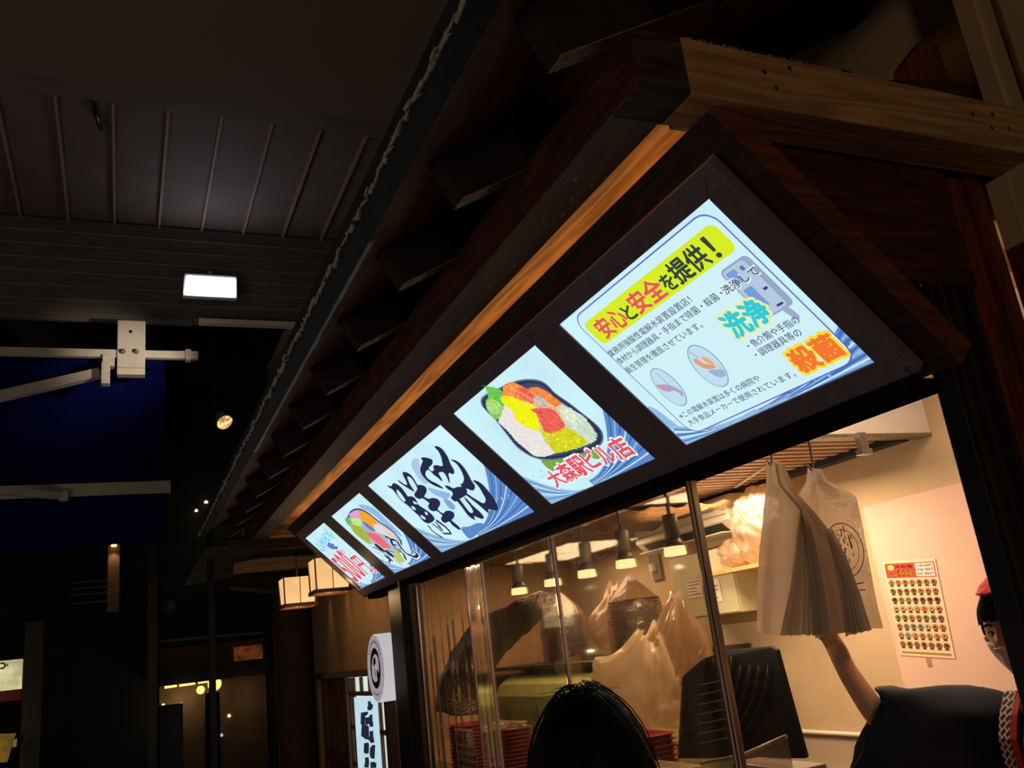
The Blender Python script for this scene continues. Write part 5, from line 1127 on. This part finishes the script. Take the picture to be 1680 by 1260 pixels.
for (x, y, r_, l) in ((352, 1122, .085, 'larger round yellow globe lamp behind the thin pole'), (329, 1132, .052, 'smaller round yellow globe lamp left of the thin pole')):
    p = fpt(x, y, 12.4); t = thing('globe_lamp', (p.x, p.y, p.z - r_), l, 'lamp'); rings = [(max(.001, r_*math.sin(math.pi*k/14)), -r_*math.cos(math.pi*k/14)) for k in range(15)]
    MB().lathe(p, (0, 0, 1), rings, 20).build('globe', emit('globe_yellow', (255, 226, 130), 1.25), t); MB().tube([p + Vector((0, 0, r_*.9)), (p.x, p.y, zm - .05)], .006, 6).build('cord', M_blk, t)
lamp('far_shop_light', 'POINT', (fpt(300, 1140).x, 12.3, zm - .25), 2.6, (1, .75, .4), .01); lamp('far_shop_glow', 'POINT', (fpt(400, 1090).x, 12.2, zm - .3), 1.3, (1, .7, .4), .01)
p0, p1 = fpt(384, 1062, 12.5), fpt(431, 1084, 12.5); t = thing('wooden_sign', ((p0.x+p1.x)/2, 12.5, p1.z), 'dim orange-brown wooden signboard hung above the far shop', 'sign')
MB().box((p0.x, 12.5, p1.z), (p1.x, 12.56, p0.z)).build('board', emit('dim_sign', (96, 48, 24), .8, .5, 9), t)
p0, p1 = fpt(336, 1138, 12.1), fpt(362, 1230, 12.1); tag(MB().box((p0.x, 12.1, -1.6), (p1.x, 12.3, p0.z)).build('dark_cupboard', M_blk), 'black upright cupboard standing behind the thin pole', 'cupboard')
p0, p1 = fpt(262, 1158, 12.1), fpt(300, 1160, 12.1); tag(MB().box((p0.x, 12.1, -1.6), (p1.x, 12.3, p0.z)).build('low_cabinet', M_dk2), 'low dark cabinet under the far tube lamps', 'cabinet')
for (x, y, Y, r_, l) in ((338, 826, 12.57, .028, 'brighter of two small warm ceiling lights left of the canopy edge'), (322, 840, 12.57, .022, 'smaller of two warm ceiling lights left of the canopy edge'), (338, 926, 12.57, .02, 'tiny warm lamp above the dim shelves beyond the thin pole'), (268, 1160, 12.53, .022, 'tiny white lamp at the left side of the far shop'), (376, 1177, 12.53, .022, 'small white gleaming lamp on the far shop counter'), (363, 1209, 12.53, .025, 'small bluish display light low in the far shop')):
    p = fpt(x, y, Y); tag(MB().lathe(p, (0, 0, 1), [(.001, 0), (r_, .01), (r_*.8, .03), (.001, .045)], 12).build('small_lamp', emit('blue_dot', (170, 175, 255), 1.0) if y == 1209 else emit('warm_dot', (255, 226, 150), 2.2)), l, 'lamp')
# dim shelves and boards above the far shop
for (x0, y0, x1, y1, c, l) in ((372, 888, 389, 910, (92, 84, 66), 'dim pale notice board left of the canopy end'), (354, 906, 368, 935, (60, 54, 40), 'dim pale board just right of the thin pole'), (396, 868, 402, 888, (70, 64, 54), 'small dim card under the eave end'), (266, 950, 284, 968, (46, 46, 44), 'dim grey meter box on the far dark wall')):
    p0, p1 = fpt(x0, y0, 12.55), fpt(x1, y1, 12.55); tag(MB().box((p0.x, 12.55, p1.z), (p1.x, 12.61, p0.z)).build('wall_board', paint('wb_%d' % c[0], c, .8)), l, 'board')
p = fpt(276, 997, 12.6); tag(MB().lathe(p, (0, -1, 0), [(0, 0), (.1, 0), (.1, .03), (0, .03)], 24).build('round_plate', paint('plate_dim', (70, 68, 62), .6)), 'dim round plate hung on the far dark wall', 'plate')
lamp('upper_far_light', 'POINT', (fpt(350, 870).x, 12.0, fpt(350, 850).z), 1.5, (1, .8, .5), .01)
p0, p1 = fpt(262, 1052, 12.0), fpt(430, 1038, 12.0); tag(MB().bar(p0, p1, .015, .03).build('sill_line', paint('sill_grey', (96, 94, 90), .6)), 'thin pale sill line above the dim far shop', 'sill')

# ================================================================= PEOPLE
M_skin = paint('skin', (206, 150, 118), .55, .05, 20); M_hair = paint('black_hair', (12, 10, 10), .6, .2, 60, spec=.2, stretch=(8, 8, 1)); M_happi = paint('navy_happi_cloth', (24, 28, 44), .8, .15, 14, bump=.1)
def head(center, F, parent, mask=False, scale=1.0, tilt=0.0):
    F = Vector(F).normalized(); Z = Vector((0, 0, 1)); L = Z.cross(F).normalized(); Up = F.cross(L).normalized()
    if tilt: 
        F2 = F*math.cos(tilt) - Up*math.sin(tilt); Up = Up*math.cos(tilt) + F*math.sin(tilt); F = F2
    c = Vector(center)
    def sp_(fx, ly, uz, off=0.0, feat=True):
        d_ = Vector((fx, ly, uz)).normalized(); x, y, z = d_.x*.096, d_.y*.076, d_.z*.116
        if d_.z < 0:
            k = -d_.z; y *= 1 - .30*k**1.4; x = x*(1 - .12*k) + (.018*k if d_.x > -.2 else .03*k)
        if d_.x < 0 and d_.z < 0: x *= 1 - .25*(-d_.z)
        if d_.x > .3: x *= .97
        if feat and d_.x > 0:
            g = lambda yy, zz, sy, sz: math.exp(-((d_.y - yy)/sy)**2 - ((d_.z - zz)/sz)**2)
            x += .020*g(0, -.24, .11, .13) + .012*g(0, -.05, .09, .20) - .009*g(.36, .0, .17, .13) - .009*g(-.36, .0, .17, .13) + .005*g(.33, .2, .25, .09) + .005*g(-.33, .2, .25, .09)
            x += .006*g(0, -.56, .22, .06) + .008*g(0, -.84, .2, .12) + .004*g(.45, -.3, .2, .2) + .004*g(-.45, -.3, .2, .2)
        k = 1 + off/.09; return c + (F*x + L*y + Up*z)*scale*k
    def patch(name, mat, cond, off, th=0.0, n1=44, n2=72, feat=True):
        mb = MB(); idx = {}
        for i in range(n1):
            for j in range(n2):
                t0, t1 = math.pi*i/n1, math.pi*(i+1)/n1; p0, p1 = 2*math.pi*j/n2, 2*math.pi*(j+1)/n2; q = [(t0, p0), (t1, p0), (t1, p1), (t0, p1)]
                mid = ((t0+t1)/2, (p0+p1)/2); dm = (math.sin(mid[0])*math.cos(mid[1]), math.sin(mid[0])*math.sin(mid[1]), math.cos(mid[0]))
                if not cond(*dm): continue
                f_ = []
                for (a_, b_) in q:
                    key = (round(a_, 5), round(b_ % (2*math.pi), 5))
                    if key not in idx:
                        d_ = (math.sin(a_)*math.cos(b_), math.sin(a_)*math.sin(b_), math.cos(a_)); idx[key] = len(mb.v); mb.v.append(tuple(sp_(*d_, off(d_) if callable(off) else off, feat)))
                    f_.append(idx[key])
                mb.f.append(tuple(f_)); mb.m.append(0); mb.sm.append(True)
        return mb.build(name, mat, parent, solid=th)
    hd = patch('head', M_skin, lambda x, y, z: True, 0)
    for s in (-1, 1):   # eyes, brows, ears
        e = sp_(.93, .35*s, .0, .0008); mb = MB(); 
        mb.lathe(e - F*.010*scale, F, [(.001, -.012), (.010, -.008), (.0125, 0), (.010, .008), (.004, .0115), (.001, .012)], 16); mb.build('eye', paint('eye_white', (226, 220, 214), .25), hd)
        MB().lathe(e + F*.0005*scale, F, [(0, 0), (.0055, 0), (.004, .0016), (0, .002)], 14).build('iris', paint('iris_dark', (28, 18, 14), .2), hd)
        mb = MB(); 
        for q in range(6): a0 = (q/6 - .5); a1 = ((q+1)/6 - .5); mb.bar(sp_(.93, s*(.35 + a0*.34), .075 - .14*a0*a0, .002), sp_(.93, s*(.35 + a1*.34), .075 - .14*a1*a1, .002), .004, .0022)
        mb.build('eyelash', M_hair, hd)
        mb = MB()
        for q in range(6): a0 = (q/6 - .5); a1 = ((q+1)/6 - .5); mb.bar(sp_(.9, s*(.37 + a0*.42), .24 - .2*a0*a0, .002), sp_(.9, s*(.37 + a1*.42), .24 - .2*a1*a1, .002), .006, .003)
        mb.build('eyebrow', M_hair, hd)
        ec = c + (L*(.076*s) + F*(-.012) + Up*(-.01))*scale; mb = MB(); rings = []
        for (r_, h_) in ((.018, 0), (.026, .008), (.022, .012), (.012, .009), (.002, .006)):
            rings.append([ec + L*s*h_ + (F*math.cos(a_)*.62 + Up*math.sin(a_)*1.15)*r_ for a_ in (2*math.pi*k/16 for k in range(16))])
        mb.loft(rings, cap=True).build('ear', M_skin, hd)
    if not mask:
        mb = MB(); mb.tube(spline([sp_(.95, .2, -.53, .001), sp_(.98, .08, -.525, .003), sp_(1, 0, -.54, .003), sp_(.98, -.08, -.525, .003), sp_(.95, -.2, -.53, .001)], 3, False), .004, 6); mb.build('lips', paint('lips', (170, 90, 80), .5), hd)
    return hd, patch, sp_, (F, L, Up)

# ---- customer seen from behind
hc = ray(977, 1296)*1.235; zz = -1.6
cu = thing('person', (hc.x, hc.y, zz), 'person with short black hair seen from behind in front of the clear screens', 'person')
Fc = Vector((.62, .78, 0)).normalized(); Rc = Vector((.78, -.62, 0)); pl = Vector((hc.x - .03, hc.y - .04, 0))
def bp(f_, r_, z): return pl + Fc*f_ + Rc*r_ + Vector((0, 0, z))
nk = hc.z - .13
V = [bp(0, 0, -.72), bp(0, 0, -.50), bp(0, 0, nk - .22), bp(0, 0, nk - .07), bp(.01, 0, nk), bp(.03, 0, nk + .07)]; E_ = [(0,1),(1,2),(2,3),(3,4),(4,5)]; Rd = [(.15,.11),(.14,.10),(.17,.11),(.14,.09),(.055,.055),(.052,.055)]
for s in (-1, 1):
    i = len(V); V += [bp(0, .17*s, nk - .10), bp(-.02, .22*s, nk - .36), bp(.04, .22*s, nk - .60), bp(.07, .21*s, nk - .70)]; E_ += [(3, i), (i, i+1), (i+1, i+2), (i+2, i+3)]; Rd += [.062, .05, .036, .03]
    i = len(V); V += [bp(0, .09*s, -.80), bp(.01, .10*s, -1.18), bp(-.01, .10*s, -1.53), bp(.12, .11*s, -1.565)]; E_ += [(0, i), (i, i+1), (i+1, i+2), (i+2, i+3)]; Rd += [.095, .06, .042, .035]
body = skinned('body', V, E_, Rd, paint('dark_coat', (30, 30, 34), .85), cu)
hdc, patch, spc, ax = head(hc, Fc, cu, scale=1.0)
hairf = lambda d_: .014 + .004*noise.noise(Vector(d_)*4)
hr = patch('hair', M_hair, lambda x, y, z: (x < .25 or z > .42) and not (z < -.62 and x > -.9) and z > -.78, hairf, .006)
mb = MB(); r_ = random.Random(12)
crown = Vector((-.22, 0, .97)).normalized()
for i in range(900):   # strands falling from the crown
    a_ = r_.uniform(0, 2*math.pi); L_ = r_.uniform(.9, 1.65); t0 = r_.uniform(0.02, .5); pts = []; u_ = crown.orthogonal().normalized(); w_ = crown.cross(u_)
    lift = r_.uniform(.012, .017) + (.009 if r_.random() < .05 else 0)
    for k in range(7):
        th_ = t0 + L_*k/6*.9; d_ = crown*math.cos(th_) + (u_*math.cos(a_ + .12*k*r_.uniform(-.3, .3)) + w_*math.sin(a_))*math.sin(th_)
        if d_.x > .30 and d_.z < .42: break
        if d_.z < -.7: break
        pts.append(spc(d_.x, d_.y, d_.z, lift + (.004 if k == 6 else 0), False))
    if len(pts) > 2: mb.tube(pts, [.0011]*(len(pts)-1) + [.0003], 3, cap=False)
for i in range(46):    # fly-away hairs round the parting
    a_ = r_.uniform(0, 2*math.pi); b_ = spc(crown.x + .12*math.cos(a_), .16*math.sin(a_), crown.z, .016, False); mb.tube([b_, b_ + Vector((r_.uniform(-.02, .02), r_.uniform(-.02, .02), r_.uniform(.004, .010))), b_ + Vector((r_.uniform(-.05, .05), r_.uniform(-.05, .05), r_.uniform(-.004, .010)))], [.0007, .0006, .0002], 3, cap=False)
mb.build('hair_strands', M_hair, hr)

# ---- counter clerk reaching up to the bags
hk = ray(1669, 1029)*2.40; ck = thing('person', (hk.x + .08, hk.y, -1.6), 'masked clerk in a navy happi coat and red headscarf reaching up to the hanging bags', 'person')
Fk = Vector((-1, .06, 0)).normalized(); Lk = Vector((0, 0, 1)).cross(Fk)   # Lk = the clerk's left (towards -y)
bx, by = hk.x + .05, hk.y - .005
def kp(f_, l_, z): return Vector((bx, by, 0)) + Fk*f_ + Lk*l_ + Vector((0, 0, z))
nz = hk.z - .16
sh = kp(.0, -.165, nz - .10); el = atX(1450, 1192, 2.06); wr = atX(1386, 1096, 2.02); pm = atX(1374, 1070, 2.02)
V = [kp(0, 0, -.72), kp(0, 0, -.52), kp(0, 0, nz - .22), kp(0, 0, nz - .08), kp(.0, 0, nz - .01), kp(.015, 0, nz + .06),
     sh, el, el.lerp(wr, .35), wr, pm, kp(0, .165, nz - .09), kp(-.02, .21, nz - .34), kp(.12, .18, nz - .50), kp(.2, .14, nz - .5)]
E_ = [(0,1),(1,2),(2,3),(3,4),(4,5),(3,6),(6,7),(7,8),(8,9),(9,10),(3,11),(11,12),(12,13),(13,14)]
Rd = [(.14,.10),(.13,.09),(.15,.10),(.12,.08),(.048,.05),(.047,.05),.055,.041,.040,(.028,.032),(.026,.043),.055,.045,.036,.028]
for s in (-1, 1): i = len(V); V += [kp(0, .09*s, -.80), kp(.02, .09*s, -1.18), kp(-.01, .09*s, -1.53), kp(.12, .10*s, -1.565)]; E_ += [(0, i), (i, i+1), (i+1, i+2), (i+2, i+3)]; Rd += [.09, .058, .04, .033]
# fingers closing on the bag foot, thumb from the side of the palm
Fup = (pm - wr).normalized(); side = Vector((.0, -.92, .15)).normalized(); inw = Vector((-1, 0, 0))
for k, (o_, L_) in enumerate(((-.028, .062), (-.010, .070), (.009, .066), (.026, .052))):
    i = len(V); b_ = pm + side*(-o_)*1.0 + Fup*.022; V += [b_, b_ + Fup*L_*.45 + inw*.004, b_ + Fup*L_*.8 + inw*.018, b_ + Fup*L_*.98 + inw*.034]; E_ += [(10, i), (i, i+1), (i+1, i+2), (i+2, i+3)]; Rd += [.011, .0098, .0088, .007]
i = len(V); b_ = pm + side*.030 - Fup*.018; V += [b_, b_ + side*.012 + Fup*.028 + inw*.010, b_ + side*.010 + Fup*.052 + inw*.020]; E_ += [(10, i), (i, i+1), (i+1, i+2)]; Rd += [.0125, .0105, .008]
skinned('body', V, E_, Rd, M_skin, ck)
hdk, patch, spk, ax = head(hk, Vector((-1, -.12, 0)), ck, mask=True, scale=1.0, tilt=.12)
patch('face_mask', paint('mask_pink', (244, 220, 218), .8, .03, 20), lambda x, y, z: z < -.20 + .12*abs(y) and x > .12 and z > -.93, lambda d_: .009 + .006*math.exp(-(d_[1]/.25)**2), .002, feat=True)
mb = MB()
for s in (-1, 1): mb.tube([spk(.25, .9*s, -.3, .006), spk(-.05, .98*s, -.12, .010), spk(-.15, .98*s, 0.02, .012)], .0015, 5)
mb.bar(spk(.97, .35, -.22, .014), spk(.97, -.35, -.22, .014), .003, .004)
mb.build('mask_loop', M_white, hdk)
patch('hair', M_hair, lambda x, y, z: (z > .30 + .25*max(0, x)*abs(y) and x > -.1) or (x < .22 and z > -.55) , lambda d_: .012 + .004*noise.noise(Vector(d_)*5), .004)
mb = MB(); r_ = random.Random(5)
for i in range(160):
    y0 = r_.uniform(-.85, .85); pts = [spk(.35, y0*.7, .92, .014, False), spk(.75, y0*.9, .62, .017, False), spk(.9, y0, r_.uniform(.22, .36), .015, False)]; mb.tube(spline(pts, 3, False), .0011, 3, cap=False)
mb.build('fringe', M_hair, hdk)
sc_ = patch('headscarf', paint('headscarf_red', (226, 34, 70), .7, .3, 45), lambda x, y, z: z > .78 - .13*x, lambda d_: .024 + .004*noise.noise(Vector(d_)*9), .004)
sc_['label'] = 'red patterned headscarf'
# happi coat
rings = []
for (z, rx, ry, cx_) in ((-1.12, .17, .24, 0), (-.9, .165, .23, 0), (-.7, .155, .215, 0), (nz - .34, .15, .215, 0), (nz - .2, .145, .225, .0), (nz - .10, .125, .215, 0), (nz - .055, .095, .16, -.01), (nz - .02, .066, .085, -.012)):
    rings.append([kp(cx_ + rx*math.cos(2*math.pi*k/32)*(1 + .03*math.sin(5*2*math.pi*k/32 + z*9)), ry*math.sin(2*math.pi*k/32), z) for k in range(32)])
coat = MB().loft(rings).build('happi_coat', M_happi, ck, solid=.006)
def sleeve(S, Eo, r0, top, bot, drop, name='sleeve', wob=1):
    rings = []; ax_ = (Eo - S); n = 12
    for j in range(n + 1):
        t_ = j/n; c = S.lerp(Eo, t_); rt = r0 + (top - r0)*t_; rb = r0 + .06*min(1, t_*4)*(bot > .2) + (bot - r0 - .06*(bot > .2))*t_**1.2; row = []
        sd = ax_.cross(Vector((0, 0, 1))).normalized(); up_ = Vector((0, 0, 1))
        for k in range(28):
            a_ = 2*math.pi*k/28; v_ = math.sin(a_); h_ = v_*(rt if v_ > 0 else rb); wdt = math.cos(a_)*(r0*(1 - .35*t_)); q = c + up_*h_ + sd*wdt + ax_.normalized()*(drop*t_*(-min(0, v_)))
            row.append(q + Vector((noise.noise(q*14), noise.noise(q*14 + Vector((3,0,0))), noise.noise(q*11 + Vector((0,3,0)))))*.02*wob)
        rings.append(row)
    return MB().loft(rings).build(name, M_happi, coat, solid=.004)
Eo = atX(1444, 1150, 2.05); sleeve(kp(.0, -.10, nz - .115), Eo, .095, .042, .25, .15)
sleeve(kp(.0, .12, nz - .11), kp(.06, .20, nz - .42), .085, .05, .10, 0)
# red lining and lattice-patterned collar bands crossing on the chest
def lattice_mat():
    m, nt, b = base_mat('lattice_collar'); tc = nt.nodes.new('ShaderNodeTexCoord'); mp = nt.nodes.new('ShaderNodeMapping'); mp.inputs['Rotation'].default_value = (math.radians(45), 0, 0); mp.inputs['Scale'].default_value = (1, 42, 42)
    ck_ = nt.nodes.new('ShaderNodeTexBrick'); ck_.inputs['Scale'].default_value = 1; ck_.inputs['Mortar Size'].default_value = .09; ck_.inputs['Brick Width'].default_value = .9; ck_.inputs['Row Height'].default_value = .6
    sep = nt.nodes.new('ShaderNodeSeparateXYZ'); cmb = nt.nodes.new('ShaderNodeCombineXYZ'); nt.links.new(tc.outputs['Object'], mp.inputs[0]); nt.links.new(mp.outputs[0], sep.inputs[0]); nt.links.new(sep.outputs[1], cmb.inputs[0]); nt.links.new(sep.outputs[2], cmb.inputs[1]); nt.links.new(cmb.outputs[0], ck_.inputs['Vector'])
    ck_.inputs['Color1'].default_value = lin((52, 30, 26)); ck_.inputs['Color2'].default_value = lin((120, 40, 34)); ck_.inputs['Mortar'].default_value = lin((226, 214, 196)); nt.links.new(ck_.outputs[0], b.inputs['Base Color']); b.inputs['Roughness'].default_value = .8; return m
def band(off, w, dx, name, mat, s):
    L_, R_ = [], []; pts = []
    for j in range(12):
        t_ = j/11; z = nz - .005 - .62*t_; l_ = s*(.062 - .075*t_ + off); k_ = min(1, t_*5); rr_ = .062 + (.150 - .062)*k_**.7 if t_ < .25 else .150 + .006*t_
        ins = math.sqrt(max(.05, 1 - (l_/.21)**2)); f_ = (rr_*ins) + dx; pts.append((f_, l_, z))
    a_ = [kp(f_, l_ - w/2, z) for f_, l_, z in pts]; b_ = [kp(f_, l_ + w/2, z) for f_, l_, z in pts]; rings = [[a_[i], b_[i], b_[i] - Fk*.004, a_[i] - Fk*.004] for i in range(12)]
    return MB().loft(rings, smooth=False, cap=True).build(name, mat, coat)
ml = lattice_mat()
for s in (-1, 1): band(0, .038, .012, 'patterned_collar', ml, s); band(-.028, .02, .009, 'red_lining', paint('lining_red', (196, 34, 40), .7), s)
patch_ = MB().prism([kp(.055, -.03, nz + .0), kp(.055, .03, nz + .0), kp(.11, .012, nz - .10), kp(.11, -.012, nz - .10)], (.004, 0, 0)); patch_.build('neck_skin', M_skin, ck)
